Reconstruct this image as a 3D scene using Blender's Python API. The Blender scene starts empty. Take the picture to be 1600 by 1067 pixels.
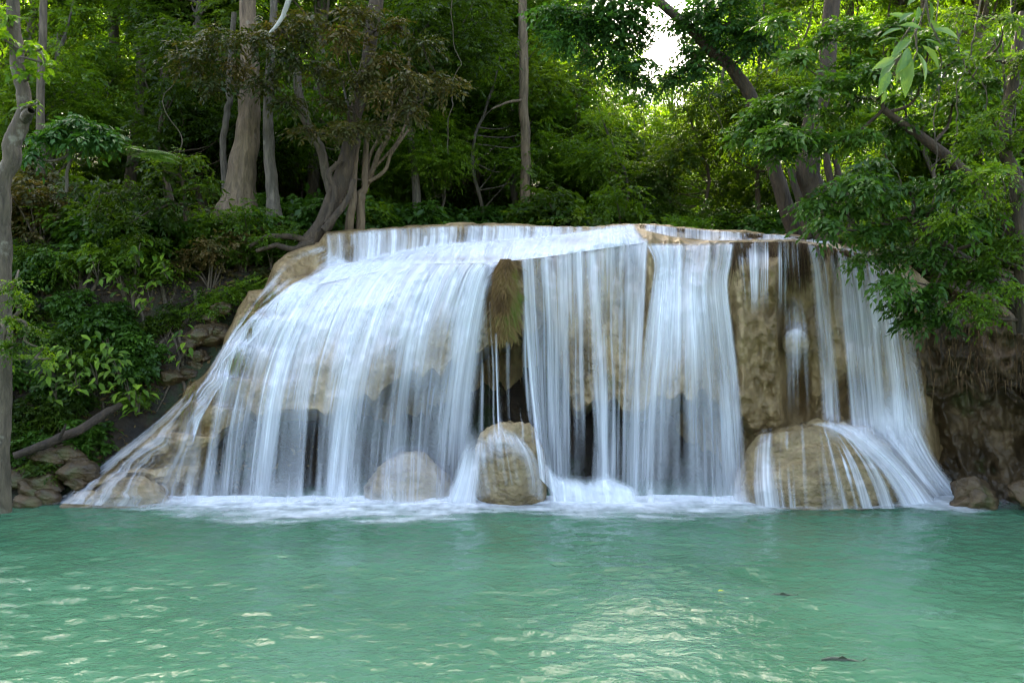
import bpy, math, random
import numpy as np
from mathutils import Vector

# ------------------------------------------------------------------ camera, sky, sun, exposure
scene = bpy.context.scene
COL = scene.collection
CAMZ = 2.91
FPX = 1386.0
cam_d = bpy.data.cameras.new('camera')
cam = bpy.data.objects.new('camera', cam_d); COL.objects.link(cam)
cam.location = (0, 0, CAMZ); cam.rotation_euler = (math.radians(90), 0, 0)
cam_d.sensor_width = 36.0; cam_d.lens = 36.0 * FPX / 1600.0
cam_d.clip_start = 0.1; cam_d.clip_end = 2000
scene.camera = cam

SUN_EL, SUN_AZ = math.radians(40), math.radians(-12)     # azimuth from +Y, clockwise positive
world = bpy.data.worlds.new('World'); scene.world = world; world.use_nodes = True
wn = world.node_tree.nodes; wl = world.node_tree.links
sky = wn.new('ShaderNodeTexSky'); sky.sky_type = 'NISHITA'; sky.sun_disc = False
sky.sun_elevation = SUN_EL; sky.sun_rotation = SUN_AZ
sky.air_density = 1.0; sky.dust_density = 5.0; sky.ozone_density = 1.0
wn['Background'].inputs['Strength'].default_value = 0.15
wl.new(sky.outputs[0], wn['Background'].inputs[0])

sun_d = bpy.data.lights.new('sun', 'SUN'); sun = bpy.data.objects.new('sun', sun_d); COL.objects.link(sun)
sun_d.energy = 5.0; sun_d.angle = math.radians(0.5); sun_d.color = (1.0, 0.94, 0.82)
sdir = Vector((math.sin(SUN_AZ) * math.cos(SUN_EL), math.cos(SUN_AZ) * math.cos(SUN_EL), math.sin(SUN_EL)))
sun.rotation_euler = sdir.to_track_quat('Z', 'Y').to_euler(); sun.location = (0, 30, 40)

scene.view_settings.view_transform = 'Standard'; scene.view_settings.look = 'None'
scene.view_settings.exposure = 3.0; scene.view_settings.gamma = 1
try:
    scene.view_settings.use_white_balance = True
    scene.view_settings.white_balance_temperature = 7000; scene.view_settings.white_balance_tint = 8
except Exception: pass
scene.render.engine = 'CYCLES'
cy = scene.cycles
cy.use_denoising = True; cy.use_adaptive_sampling = False; cy.pixel_filter_type = 'BLACKMAN_HARRIS'; cy.filter_width = 1.2
try: cy.denoiser = 'OPENIMAGEDENOISE'
except Exception: pass
try:
    cy.denoising_input_passes = 'RGB_ALBEDO_NORMAL'; cy.denoising_prefilter = 'FAST'; cy.denoising_quality = 'HIGH'
except Exception: pass
cy.max_bounces = 8; cy.diffuse_bounces = 4; cy.glossy_bounces = 3; cy.transmission_bounces = 4
cy.transparent_max_bounces = 32; cy.sample_clamp_indirect = 6.0
cy.caustics_reflective = False; cy.caustics_refractive = False

# ------------------------------------------------------------------ helpers
def P(px, py, D):
    """A point of the photograph at distance D along the view axis, as a world point."""
    px = np.asarray(px, float); py = np.asarray(py, float); D = np.asarray(D, float)
    return np.stack(np.broadcast_arrays((px - 800) / FPX * D, D, CAMZ + (533 - py) / FPX * D), -1)

def _hash(ix, iy, iz, seed):
    with np.errstate(over='ignore'):
        h = (ix.astype(np.uint32) * np.uint32(374761393) + iy.astype(np.uint32) * np.uint32(668265263)
             + iz.astype(np.uint32) * np.uint32(2246822519) + np.uint32(seed * 3266489917 & 0xffffffff))
        h = (h ^ (h >> np.uint32(13))) * np.uint32(1274126177)
        h = (h ^ (h >> np.uint32(16))) * np.uint32(2246822519)
        h = h ^ (h >> np.uint32(15))
    return h.astype(np.float64) / 4294967295.0

def vnoise(x, y, z, seed=0):
    x, y, z = np.broadcast_arrays(np.asarray(x, float), np.asarray(y, float), np.asarray(z, float))
    ix, iy, iz = np.floor(x).astype(np.int64), np.floor(y).astype(np.int64), np.floor(z).astype(np.int64)
    fx, fy, fz = x - ix, y - iy, z - iz
    fx = fx * fx * (3 - 2 * fx); fy = fy * fy * (3 - 2 * fy); fz = fz * fz * (3 - 2 * fz)
    r = 0
    for a in (0, 1):
        for b in (0, 1):
            for c in (0, 1):
                w = (fx if a else 1 - fx) * (fy if b else 1 - fy) * (fz if c else 1 - fz)
                r = r + w * _hash(ix + a, iy + b, iz + c, seed)
    return r

def fbm(x, y, z, seed=0, octaves=4, gain=0.5):
    r, a, s, tot = 0, 1.0, 1.0, 0
    for k in range(octaves):
        r = r + a * vnoise(np.asarray(x) * s + 17.3 * k, np.asarray(y) * s + 5.1 * k, np.asarray(z) * s - 9.7 * k, seed + k)
        tot += a; a *= gain; s *= 2.03
    return r / tot

def smooth(a, b, x):
    t = np.clip((np.asarray(x, float) - a) / (b - a), 0, 1)
    return t * t * (3 - 2 * t)

def make_obj(name, verts, faces, mat, parent=None, attrs=None, uv=None, shade=True):
    """faces: int array (N,3)/(N,4) or list of such arrays."""
    verts = np.asarray(verts, np.float32).reshape(-1, 3)
    fl = faces if isinstance(faces, list) else [faces]
    fl = [np.asarray(f, np.int32) for f in fl if len(f)]
    loops = np.concatenate([f.ravel() for f in fl])
    sizes = np.concatenate([np.full(len(f), f.shape[1], np.int32) for f in fl])
    starts = np.concatenate([[0], np.cumsum(sizes)[:-1]]).astype(np.int32)
    me = bpy.data.meshes.new(name)
    me.vertices.add(len(verts)); me.vertices.foreach_set('co', verts.ravel())
    me.loops.add(len(loops)); me.loops.foreach_set('vertex_index', loops)
    me.polygons.add(len(sizes)); me.polygons.foreach_set('loop_start', starts)
    try: me.polygons.foreach_set('loop_total', sizes)
    except Exception: pass
    me.polygons.foreach_set('use_smooth', np.full(len(sizes), shade, bool))
    if attrs:
        for k, v in attrs.items():
            a = me.attributes.new(k, 'FLOAT', 'POINT'); a.data.foreach_set('value', np.asarray(v, np.float32).ravel())
    if uv is not None:
        l = me.uv_layers.new(name='UVMap'); l.data.foreach_set('uv', np.asarray(uv, np.float32).reshape(-1, 2)[loops].ravel())
    me.update(calc_edges=True); me.validate()
    me.materials.append(mat)
    o = bpy.data.objects.new(name, me); COL.objects.link(o)
    if parent is not None: o.parent = parent
    return o

def tag(o, label=None, cat=None, group=None, kind=None):
    if label: o['label'] = label
    if cat: o['category'] = cat
    if group: o['group'] = group
    if kind: o['kind'] = kind
    return o

def empty(name, loc, label, cat, group=None):
    o = bpy.data.objects.new(name, None); COL.objects.link(o); o.location = [float(c) for c in loc]
    o.empty_display_size = 0.3
    return tag(o, label, cat, group)

def dup(root, loc, rz=0.0, s=(1, 1, 1), label=None, group=None):
    r = root.copy(); COL.objects.link(r)
    r.location = [float(c) for c in loc]; r.rotation_euler = (0, 0, float(rz)); r.scale = [float(c) for c in s]
    if label: r['label'] = label
    if group: r['group'] = group
    for ch in list(root.children):
        c = ch.copy(); COL.objects.link(c); c.parent = r
    return r

def grid_faces(nr, nc, closed=False):
    i = np.arange(nr - 1)[:, None]; j = np.arange(nc if closed else nc - 1)[None, :]
    j2 = (j + 1) % nc
    return np.stack([i * nc + j, i * nc + j2, (i + 1) * nc + j2, (i + 1) * nc + j], -1).reshape(-1, 4)

def catmull(pts, n):
    pts = np.asarray(pts, float)
    if len(pts) == 2: return pts[0] + (pts[1] - pts[0]) * np.linspace(0, 1, n)[:, None]
    e = np.concatenate([[2 * pts[0] - pts[1]], pts, [2 * pts[-1] - pts[-2]]])
    m = len(pts) - 1
    t = np.linspace(0, m, n); k = np.minimum(t.astype(int), m - 1); f = (t - k)[:, None]
    a, b, c, d = e[k], e[k + 1], e[k + 2], e[k + 3]
    return 0.5 * (2 * b + (c - a) * f + (2 * a - 5 * b + 4 * c - d) * f * f + (3 * b - a - 3 * c + d) * f ** 3)

class Geo:
    """collects pieces of one mesh"""
    def __init__(s): s.v = []; s.f = []; s.a = []; s.n = 0
    def add(s, v, f, a=None):
        v = np.asarray(v, float).reshape(-1, 3)
        s.v.append(v); s.f.append(np.asarray(f) + s.n); s.n += len(v)
        s.a.append(np.zeros(len(v)) if a is None else np.asarray(a, float))
    def tube(s, pts, radii, seg=10, n=None, rough=0.12, seed=0, wig=0.0, ridges=0):
        pts = np.asarray(pts, float); n = n or max(6, len(pts) * 5)
        c = catmull(pts, n); r = np.interp(np.linspace(0, 1, n), np.linspace(0, 1, len(radii)), radii)
        if wig:
            for ax in range(3): c[:, ax] += (fbm(np.arange(n) * 0.22, ax * 7.7, seed, seed, 3) - .5) * wig * np.sin(np.linspace(0, math.pi, n)) ** .5
        t = np.gradient(c, axis=0); t /= np.linalg.norm(t, axis=1)[:, None] + 1e-9
        ref = np.array([0.31, 0.95, 0.05]) if abs(t[:, 1]).mean() < .8 else np.array([0.95, 0.1, 0.3])
        u = np.cross(t, ref); u /= np.linalg.norm(u, axis=1)[:, None] + 1e-9
        w = np.cross(t, u)
        th = np.linspace(0, 2 * math.pi, seg, endpoint=False)
        rr = r[:, None] * (1 + rough * 2 * (fbm(np.cos(th)[None] * 1.6 + seed, np.sin(th)[None] * 1.6, (np.arange(n) * .35)[:, None], seed, 3) - .5))
        if ridges: rr = rr * (1 + .16 * np.abs(np.sin(th * ridges * .5 + seed))[None] * np.linspace(1, .3, n)[:, None])
        V = c[:, None] + rr[..., None] * (u[:, None] * np.cos(th)[None, :, None] + w[:, None] * np.sin(th)[None, :, None])
        s.add(V, grid_faces(n, seg, True))
        s.add(np.array([c[0], c[-1]]), np.zeros((0, 4), int))
        return c
    def build(s, name, mat, parent=None, attr=None, shade=True):
        by = {}
        for f in s.f:
            if len(f): by.setdefault(f.shape[1], []).append(f)
        return make_obj(name, np.concatenate(s.v), [np.concatenate(x) for x in by.values()], mat, parent,
                        {attr: np.concatenate(s.a)} if attr else None, None, shade)

def norm(v): return v / (np.linalg.norm(v, axis=-1, keepdims=True) + 1e-9)

def leaves(geo, base, d, up, L, w=0.2, fold=0.12, curl=0.12, tint=None, hi=False):
    """adds leaf blades: base point, direction, rough up vector, length"""
    N = len(base); L = np.broadcast_to(np.asarray(L, float), (N,))[:, None]
    d = norm(d); side = norm(np.cross(d, up)); nr = np.cross(side, d)
    if tint is None: tint = np.random.rand(N)
    if not hi:
        v = np.stack([base, base + d * L * .45 + side * L * w + nr * L * fold * .5, base + d * L - nr * L * curl,
                      base + d * L * .45 - side * L * w + nr * L * fold * .5, base + d * L * .5 - nr * L * fold * .3], 1)
        k = np.arange(N)[:, None] * 5
        f = np.concatenate([k + np.array([[0, 1, 2, 4]]), k + np.array([[0, 4, 2, 3]])])
        geo.add(v, f, np.repeat(tint, 5))
    else:
        rows = [(0, 0, 0), (.18, .62, .0), (.42, 1, -.02), (.7, .74, -.35), (.88, .3, -.7), (1, 0, -1)]
        vs = []
        for t, ww, c in rows:
            ctr = base + d * L * t + nr * L * curl * c
            e = nr * L * fold * ww
            vs += [ctr - side * L * w * ww + e, ctr, ctr + side * L * w * ww + e]
        v = np.stack(vs, 1); k = np.arange(N)[:, None] * 18
        f = np.concatenate([k + np.array([[3 * i + j, 3 * i + j + 1, 3 * i + 4 + j, 3 * i + 3 + j]]) for i in range(5) for j in (0, 1)])
        geo.add(v, f, np.repeat(tint, 18))

def clump_leaves(geo, centers, radii, twigs, K, L, rng, flat=0.65, droop=0.25, w=0.2, bias=(0, 0, 0), twig_len=0.45, hi=False, tint0=0.5, tvar=0.5, level=0.75, wood=None):
    """twigs with alternate leaves, spread through round clumps"""
    centers = np.asarray(centers, float); radii = np.asarray(radii, float)
    n = len(centers)
    tw = np.maximum(3, (twigs * (radii / radii.mean()) ** 2)).astype(int)
    idx = np.repeat(np.arange(n), tw); T = len(idx)
    dirn = norm(rng.normal(size=(T, 3)))
    r = rng.random(T) ** 0.5
    off = dirn * r[:, None] * radii[idx][:, None]; off[:, 2] *= flat
    lump = 0.75 + 0.5 * vnoise(centers[idx, 0] + dirn[:, 0] * 2, centers[idx, 1] + dirn[:, 1] * 2, centers[idx, 2] + dirn[:, 2] * 2, 3)
    p = centers[idx] + off * lump[:, None]
    out = dirn.copy(); out[:, 2] *= .35
    td = norm(out + rng.normal(size=(T, 3)) * [.45, .45, .22] + np.asarray(bias) + np.array([0, 0, -droop]))
    tl = twig_len * (0.6 + .8 * rng.random(T))
    ctint = np.clip(tint0 + (rng.random(n)[idx] - .5) * tvar + (rng.random(T) - .5) * tvar * .6, 0, 1)
    up = norm(np.array([0, 0, 1.0]) + rng.normal(size=(T, 3)) * (1 - level))
    sd = norm(np.cross(td, up))
    k = np.arange(K)
    t = (k + .5) / K
    sgn = np.where(k % 2 == 0, 1.0, -1.0); sgn[-1] = 0
    b = p[:, None] + td[:, None] * (t[None, :, None] - .4) * tl[:, None, None] - np.array([0, 0, 1.0]) * (t ** 2)[None, :, None] * tl[:, None, None] * droop * .6
    ld = td[:, None] * (0.55 + .35 * rng.random((T, K, 1))) + sd[:, None] * sgn[None, :, None] * (.75 + .3 * rng.random((T, K, 1))) + rng.normal(size=(T, K, 3)) * .22
    ld[..., 2] -= droop * .5
    ups = np.repeat(up[:, None], K, 1) + rng.normal(size=(T, K, 3)) * .35
    Ls = L * (0.6 + .65 * rng.random((T, K)))
    ti = np.clip(ctint[:, None] + (rng.random((T, K)) - .5) * .35, 0, 1)
    leaves(geo, b.reshape(-1, 3), ld.reshape(-1, 3), ups.reshape(-1, 3), Ls.ravel(), w, .1, .15, ti.ravel(), hi)
    if wood is not None:
        sel = rng.random(T) < .5
        for a, bb in zip(p[sel] - td[sel] * tl[sel][:, None] * .9, p[sel] + td[sel] * tl[sel][:, None] * .5):
            wood.tube([a, (a + bb) / 2 + [0, 0, .02], bb], [.008, .006, .003], seg=4, n=4, rough=0)

# ------------------------------------------------------------------ materials
def new_mat(name):
    m = bpy.data.materials.new(name); m.use_nodes = True
    nt = m.node_tree
    for n in list(nt.nodes): nt.nodes.remove(n)
    out = nt.nodes.new('ShaderNodeOutputMaterial')
    return m, nt, out

class NB:
    def __init__(s, nt): s.nt = nt
    def n(s, t, **kw):
        x = s.nt.nodes.new(t)
        for k, v in kw.items(): setattr(x, k, v)
        return x
    def l(s, a, b): s.nt.links.new(a, b)
    def mapping(s, src, scale=(1, 1, 1), loc=(0, 0, 0)):
        m = s.n('ShaderNodeMapping'); m.inputs['Scale'].default_value = scale; m.inputs['Location'].default_value = loc
        s.l(src, m.inputs['Vector']); return m.outputs[0]
    def noise(s, vec, scale, detail=5, rough=.55, dist=0):
        x = s.n('ShaderNodeTexNoise'); x.inputs['Scale'].default_value = scale; x.inputs['Detail'].default_value = detail
        x.inputs['Roughness'].default_value = rough; x.inputs['Distortion'].default_value = dist
        s.l(vec, x.inputs['Vector']); return x.outputs['Fac']
    def ramp(s, fac, stops):
        r = s.n('ShaderNodeValToRGB'); e = r.color_ramp.elements
        while len(e) < len(stops): e.new(0.5)
        for k, (p, c) in enumerate(stops):
            e[k].position = p; e[k].color = (*c, 1) if len(c) == 3 else c
        s.l(fac, r.inputs[0]); return r.outputs[0]
    def math(s, op, a, b=None, c=None, clamp=False):
        m = s.n('ShaderNodeMath', operation=op); m.use_clamp = clamp
        for i, v in enumerate((a, b, c)):
            if v is None: continue
            if isinstance(v, (int, float)): m.inputs[i].default_value = v
            else: s.l(v, m.inputs[i])
        return m.outputs[0]
    def maprange(s, v, a, b, c, d, smoothstep=False):
        m = s.n('ShaderNodeMapRange'); m.interpolation_type = 'SMOOTHSTEP' if smoothstep else 'LINEAR'
        s.l(v, m.inputs[0])
        for i, x in enumerate((a, b, c, d)): m.inputs[i + 1].default_value = x
        return m.outputs[0]
    def mixc(s, fac, a, b, mode='MIX'):
        m = s.n('ShaderNodeMix', data_type='RGBA', blend_type=mode)
        if isinstance(fac, (int, float)): m.inputs[0].default_value = fac
        else: s.l(fac, m.inputs[0])
        for i, v in ((6, a), (7, b)):
            if isinstance(v, tuple): m.inputs[i].default_value = (*v, 1) if len(v) == 3 else v
            else: s.l(v, m.inputs[i])
        return m.outputs[2]
    def bump(s, h, strength=.5, dist=.05):
        b = s.n('ShaderNodeBump'); b.inputs['Strength'].default_value = strength; b.inputs['Distance'].default_value = dist
        s.l(h, b.inputs['Height']); return b.outputs[0]

def mat_leaf(name, dark, mid, lite, rough=.42, trans=.45, tcol=None):
    m, nt, out = new_mat(name); b = NB(nt)
    a = b.n('ShaderNodeAttribute', attribute_name='tint')
    oi = b.n('ShaderNodeObjectInfo')
    f = b.math('ADD', a.outputs['Fac'], b.maprange(oi.outputs['Random'], 0, 1, -.18, .18), clamp=True)
    c = b.ramp(f, [(0, dark), (.55, mid), (1, lite)])
    p = b.n('ShaderNodeBsdfPrincipled'); b.l(c, p.inputs['Base Color'])
    p.inputs['Roughness'].default_value = rough + .1; p.inputs['Specular IOR Level'].default_value = .26
    t = b.n('ShaderNodeBsdfTranslucent')
    tc = tcol or (1.0, 1.0, .35)
    b.l(b.mixc(1.0, b.mixc(1.0, c, (2.2, 2.2, 2.2), 'MULTIPLY'), tc, 'MULTIPLY'), t.inputs['Color'])
    mx = b.n('ShaderNodeMixShader'); mx.inputs[0].default_value = trans
    b.l(p.outputs[0], mx.inputs[1]); b.l(t.outputs[0], mx.inputs[2]); b.l(mx.outputs[0], out.inputs[0])
    return m

def mat_bark(name, dark, lite, lichen=None, lich=.5, sx=1.0):
    m, nt, out = new_mat(name); b = NB(nt)
    co = b.n('ShaderNodeTexCoord').outputs['Object']
    v = b.mapping(co, (9 * sx, 9 * sx, 1.6 * sx))
    n1 = b.noise(v, 1.4, 7, .65, .6); n2 = b.noise(co, 3.1 * sx, 5, .6)
    c = b.ramp(n1, [(.28, dark), (.72, lite)])
    if lichen:
        c = b.mixc(b.maprange(n2, lich, lich + .12, 0, .85), c, lichen)
    n3 = b.noise(co, 1.1, 3)
    c = b.mixc(b.maprange(n3, .4, .62, 0, .45), c, b.mixc(1, c, (.45, .5, .3), 'MULTIPLY'))
    p = b.n('ShaderNodeBsdfPrincipled'); b.l(c, p.inputs['Base Color']); p.inputs['Roughness'].default_value = .85
    b.l(b.bump(n1, 1.0, .07), p.inputs['Normal']); b.l(p.outputs[0], out.inputs[0])
    return m

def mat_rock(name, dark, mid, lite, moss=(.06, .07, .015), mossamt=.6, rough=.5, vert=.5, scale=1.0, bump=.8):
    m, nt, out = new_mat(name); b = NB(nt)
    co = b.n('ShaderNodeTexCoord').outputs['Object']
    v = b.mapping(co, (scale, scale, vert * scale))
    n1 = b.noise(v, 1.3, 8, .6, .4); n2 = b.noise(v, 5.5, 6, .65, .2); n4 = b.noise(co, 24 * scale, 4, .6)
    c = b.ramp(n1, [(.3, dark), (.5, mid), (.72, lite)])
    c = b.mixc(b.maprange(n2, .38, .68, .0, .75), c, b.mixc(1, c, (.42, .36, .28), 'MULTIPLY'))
    n3 = b.noise(co, .9, 6, .62)
    c = b.mixc(b.maprange(n3, mossamt, mossamt + .1, 0, .7), c, moss)
    vo = b.n('ShaderNodeTexVoronoi'); vo.inputs['Scale'].default_value = 7 * scale; b.l(b.mapping(co, (1, 1, 1.5)), vo.inputs['Vector'])
    h = b.math('ADD', b.math('ADD', b.math('MULTIPLY', n2, .9), b.math('MULTIPLY', n4, .35)), b.math('MULTIPLY', vo.outputs['Distance'], .35))
    p = b.n('ShaderNodeBsdfPrincipled'); b.l(c, p.inputs['Base Color'])
    b.l(b.maprange(n1, .3, .7, rough - .15, rough + .2), p.inputs['Roughness'])
    b.l(b.bump(h, bump, .09), p.inputs['Normal']); b.l(p.outputs[0], out.inputs[0])
    return m

def mat_water(name, us=22.0, vs=.4, col=(.94, .95, .97), lo=.34, hi=.66, floor=.42):
    m, nt, out = new_mat(name); b = NB(nt)
    uv = b.n('ShaderNodeUVMap', uv_map='UVMap').outputs[0]
    n1 = b.noise(b.mapping(uv, (us, vs, 1)), 1.0, 3, .55)
    n2 = b.noise(b.mapping(uv, (us * .3, vs * .7, 1), (3.7, 1.3, 0)), 1.0, 2, .5)
    s = b.math('ADD', b.math('MULTIPLY', n1, .55), b.math('MULTIPLY', n2, .45))
    s = b.maprange(s, lo, hi, floor, 1.25)
    a = b.n('ShaderNodeAttribute', attribute_name='dens')
    al = b.math('MULTIPLY', a.outputs['Fac'], s, clamp=True)
    al = b.math('MAXIMUM', al, b.maprange(a.outputs['Fac'], .72, 1.0, 0, .97))
    d = b.n('ShaderNodeBsdfDiffuse'); d.inputs['Color'].default_value = (*col, 1)
    t = b.n('ShaderNodeBsdfTranslucent'); t.inputs['Color'].default_value = (*col, 1)
    m1 = b.n('ShaderNodeMixShader'); m1.inputs[0].default_value = .35
    b.l(d.outputs[0], m1.inputs[1]); b.l(t.outputs[0], m1.inputs[2])
    tr = b.n('ShaderNodeBsdfTransparent')
    mx = b.n('ShaderNodeMixShader'); b.l(al, mx.inputs[0]); b.l(tr.outputs[0], mx.inputs[1]); b.l(m1.outputs[0], mx.inputs[2])
    b.l(mx.outputs[0], out.inputs[0])
    return m

LF_DARK = mat_leaf('leaf_dark_green', (.018, .036, .004), (.040, .074, .007), (.10, .15, .014))
LF_MID = mat_leaf('leaf_mid_green', (.030, .060, .005), (.066, .125, .009), (.155, .24, .018))
LF_LIME = mat_leaf('leaf_lime_green', (.04, .09, .008), (.10, .19, .012), (.21, .32, .025))
LF_BRONZE = mat_leaf('leaf_bronze', (.022, .040, .008), (.066, .062, .015), (.18, .12, .04), tcol=(1, .9, .35), trans=.3)
LF_GLOSS = mat_leaf('leaf_glossy', (.020, .050, .007), (.042, .098, .011), (.085, .17, .022), rough=.32, trans=.35)
LF_BLUE = mat_leaf('leaf_cool_green', (.018, .054, .009), (.036, .098, .016), (.07, .16, .028), rough=.4, trans=.35)
LF_NEAR = mat_leaf('leaf_near', (.03, .075, .015), (.06, .125, .025), (.12, .19, .06), rough=.3, trans=.22)
BARK_PALE = mat_bark('bark_pale', (.04, .028, .016), (.16, .115, .07), (.31, .27, .20), .57)
BARK_BROWN = mat_bark('bark_brown', (.05, .035, .022), (.20, .145, .09), (.22, .21, .15), .6)
BARK_TAN = mat_bark('bark_tan', (.07, .043, .024), (.27, .18, .10), (.30, .26, .18), .63)
BARK_LOG = mat_bark('bark_log', (.02, .012, .007), (.085, .052, .028))
BARK_DARK = mat_bark('bark_dark', (.026, .016, .008), (.105, .065, .032))
BARK_GREY = mat_bark('bark_grey', (.04, .030, .019), (.18, .14, .095), (.30, .265, .20), .62)
ROCK = mat_rock('travertine', (.13, .083, .032), (.32, .21, .09), (.45, .325, .165), mossamt=.66)
ROCK_B = mat_rock('wet_boulder_rock', (.13, .085, .035), (.30, .21, .095), (.41, .30, .16), mossamt=.74, vert=1.8, rough=.34, bump=1.0)
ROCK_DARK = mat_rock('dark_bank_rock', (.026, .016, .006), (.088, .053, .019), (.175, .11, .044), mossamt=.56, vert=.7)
SOIL = mat_rock('soil', (.014, .009, .005), (.038, .024, .012), (.085, .055, .028), moss=(.02, .04, .008), mossamt=.5, rough=.85, vert=1.0)
WATER_SILK = mat_water('falling_water')
WATER_SOFT = mat_water('frothing_water', us=7, vs=1.6, lo=.28, hi=.62, floor=.45)
MOSS = mat_leaf('moss_strands', (.08, .042, .014), (.22, .14, .05), (.13, .19, .03), rough=.7, trans=.2)
ROOTS = mat_leaf('brown_rootlets', (.035, .02, .01), (.10, .055, .025), (.19, .12, .055), rough=.8, trans=.1)

# ------------------------------------------------------------------ the setting: ground, pool, sky is the world
def ground_z(x, y):
    x = np.asarray(x, float); y = np.asarray(y, float)
    yb = np.interp(x, [-40, -12, -9.2, -8, -6.5, -5.2, -4.2, -3, 7, 8.4, 10, 12, 40], [14, 15.4, 15.8, 16.5, 16.7, 16.8, 17.6, 18.8, 18.8, 17.3, 16.6, 15.0, 13.5])
    run = np.interp(x, [-12, -4, 7, 12], [4.4, 3.6, 3.2, 3.0])
    s = np.clip((y - yb) / run, -1, 1)
    plat = 5.15 + np.maximum(0, y - 22) * .075 + np.maximum(0, np.abs(x - 1) - 7) * .12
    plat = plat + 17 * smooth(44, 100, y)
    zb = np.where(s > 0, plat * smooth(-.25, 1.0, s) - plat * smooth(-.25, 1., 0.0), s * 1.4)
    side = np.maximum(np.clip((-x - 11.0) / 3, -1, 1), np.clip((x - 10.6) / 3, -1, 1)) * 3.2
    back = np.clip((-8.0 - y) / 4, -1, 1) * 1.2
    z = np.maximum(np.maximum(zb, np.minimum(side, 3.2)), back)
    n = fbm(x * .9, y * .9, z * .3, 11, 5) - .5
    rg_ = .15 - np.abs(fbm(x * 2.2, y * 2.2, z * 1.5, 15, 4) - .5)
    return np.maximum(z, -1.4) + n * np.where(z > 0, .55, .25) + rg_ * np.where(z > 0, .9, .0)

gx = np.concatenate([np.linspace(-60, -13, 40), np.arange(-12.8, 13, .14), np.linspace(13.2, 60, 40)])
gy = np.concatenate([np.linspace(-30, 12, 50), np.arange(12.2, 26, .14), np.linspace(26.4, 130, 80)])
GX, GY = np.meshgrid(gx, gy)
GZ = ground_z(GX, GY)
ground = make_obj('ground', np.stack([GX, GY, GZ], -1), grid_faces(len(gy), len(gx)), SOIL)
tag(ground, 'dark brown forest soil banks and stream bed behind the falls', 'ground', kind='structure')

def mat_pool():
    m, nt, out = new_mat('turquoise_pool'); b = NB(nt)
    co = b.n('ShaderNodeTexCoord').outputs['Object']
    v = b.mapping(co, (1.0, 1.35, 1))
    n1 = b.noise(v, 2.2, 3, .55, .6); n2 = b.noise(v, 6.5, 4, .55, .8); n3 = b.noise(v, 17, 3, .5, .4)
    h = b.math('ADD', b.math('ADD', b.math('MULTIPLY', n1, 1.0), b.math('MULTIPLY', n2, .55)), b.math('MULTIPLY', n3, .16))
    big = b.noise(co, .33, 3, .5)
    c = b.mixc(b.maprange(big, .35, .65, 0, 1), (.036, .108, .056), (.056, .148, .084))
    p = b.n('ShaderNodeBsdfPrincipled'); b.l(c, p.inputs['Base Color'])
    p.inputs['Roughness'].default_value = .11; p.inputs['IOR'].default_value = 1.33
    b.l(b.bump(h, .5, .06), p.inputs['Normal']); b.l(p.outputs[0], out.inputs[0])
    return m
wx = np.concatenate([np.linspace(-30, -10.2, 30), np.arange(-10, 10.01, .045), np.linspace(10.2, 30, 30)])
wy = np.concatenate([np.linspace(-16, 6.3, 40), np.arange(6.4, 17.2, .04), np.linspace(17.4, 19.5, 6)])
WX, WY = np.meshgrid(wx, wy)
calm = smooth(16.5, 13.5, WY)
_wq = fbm(WX * .35, WY * .5, 0, 20, 2) - .5
WZ = (fbm(WX * .9, WY * 1.3, 0, 21, 2) - .5) * .10 + (fbm(WX * 4.0 + .3 * WY + _wq * 3, WY * 6.6, 0, 25, 2) - .5) * .044 * (1 + _wq) + (fbm(WX * 9 + _wq * 5, WY * 14, 3, 27, 2) - .5) * .016
pool = make_obj('pool_water', np.stack([WX, WY, WZ - .01], -1), grid_faces(len(wy), len(wx)), mat_pool())
tag(pool, 'milky turquoise rippled pool water below the falls', 'water', kind='structure')

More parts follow.
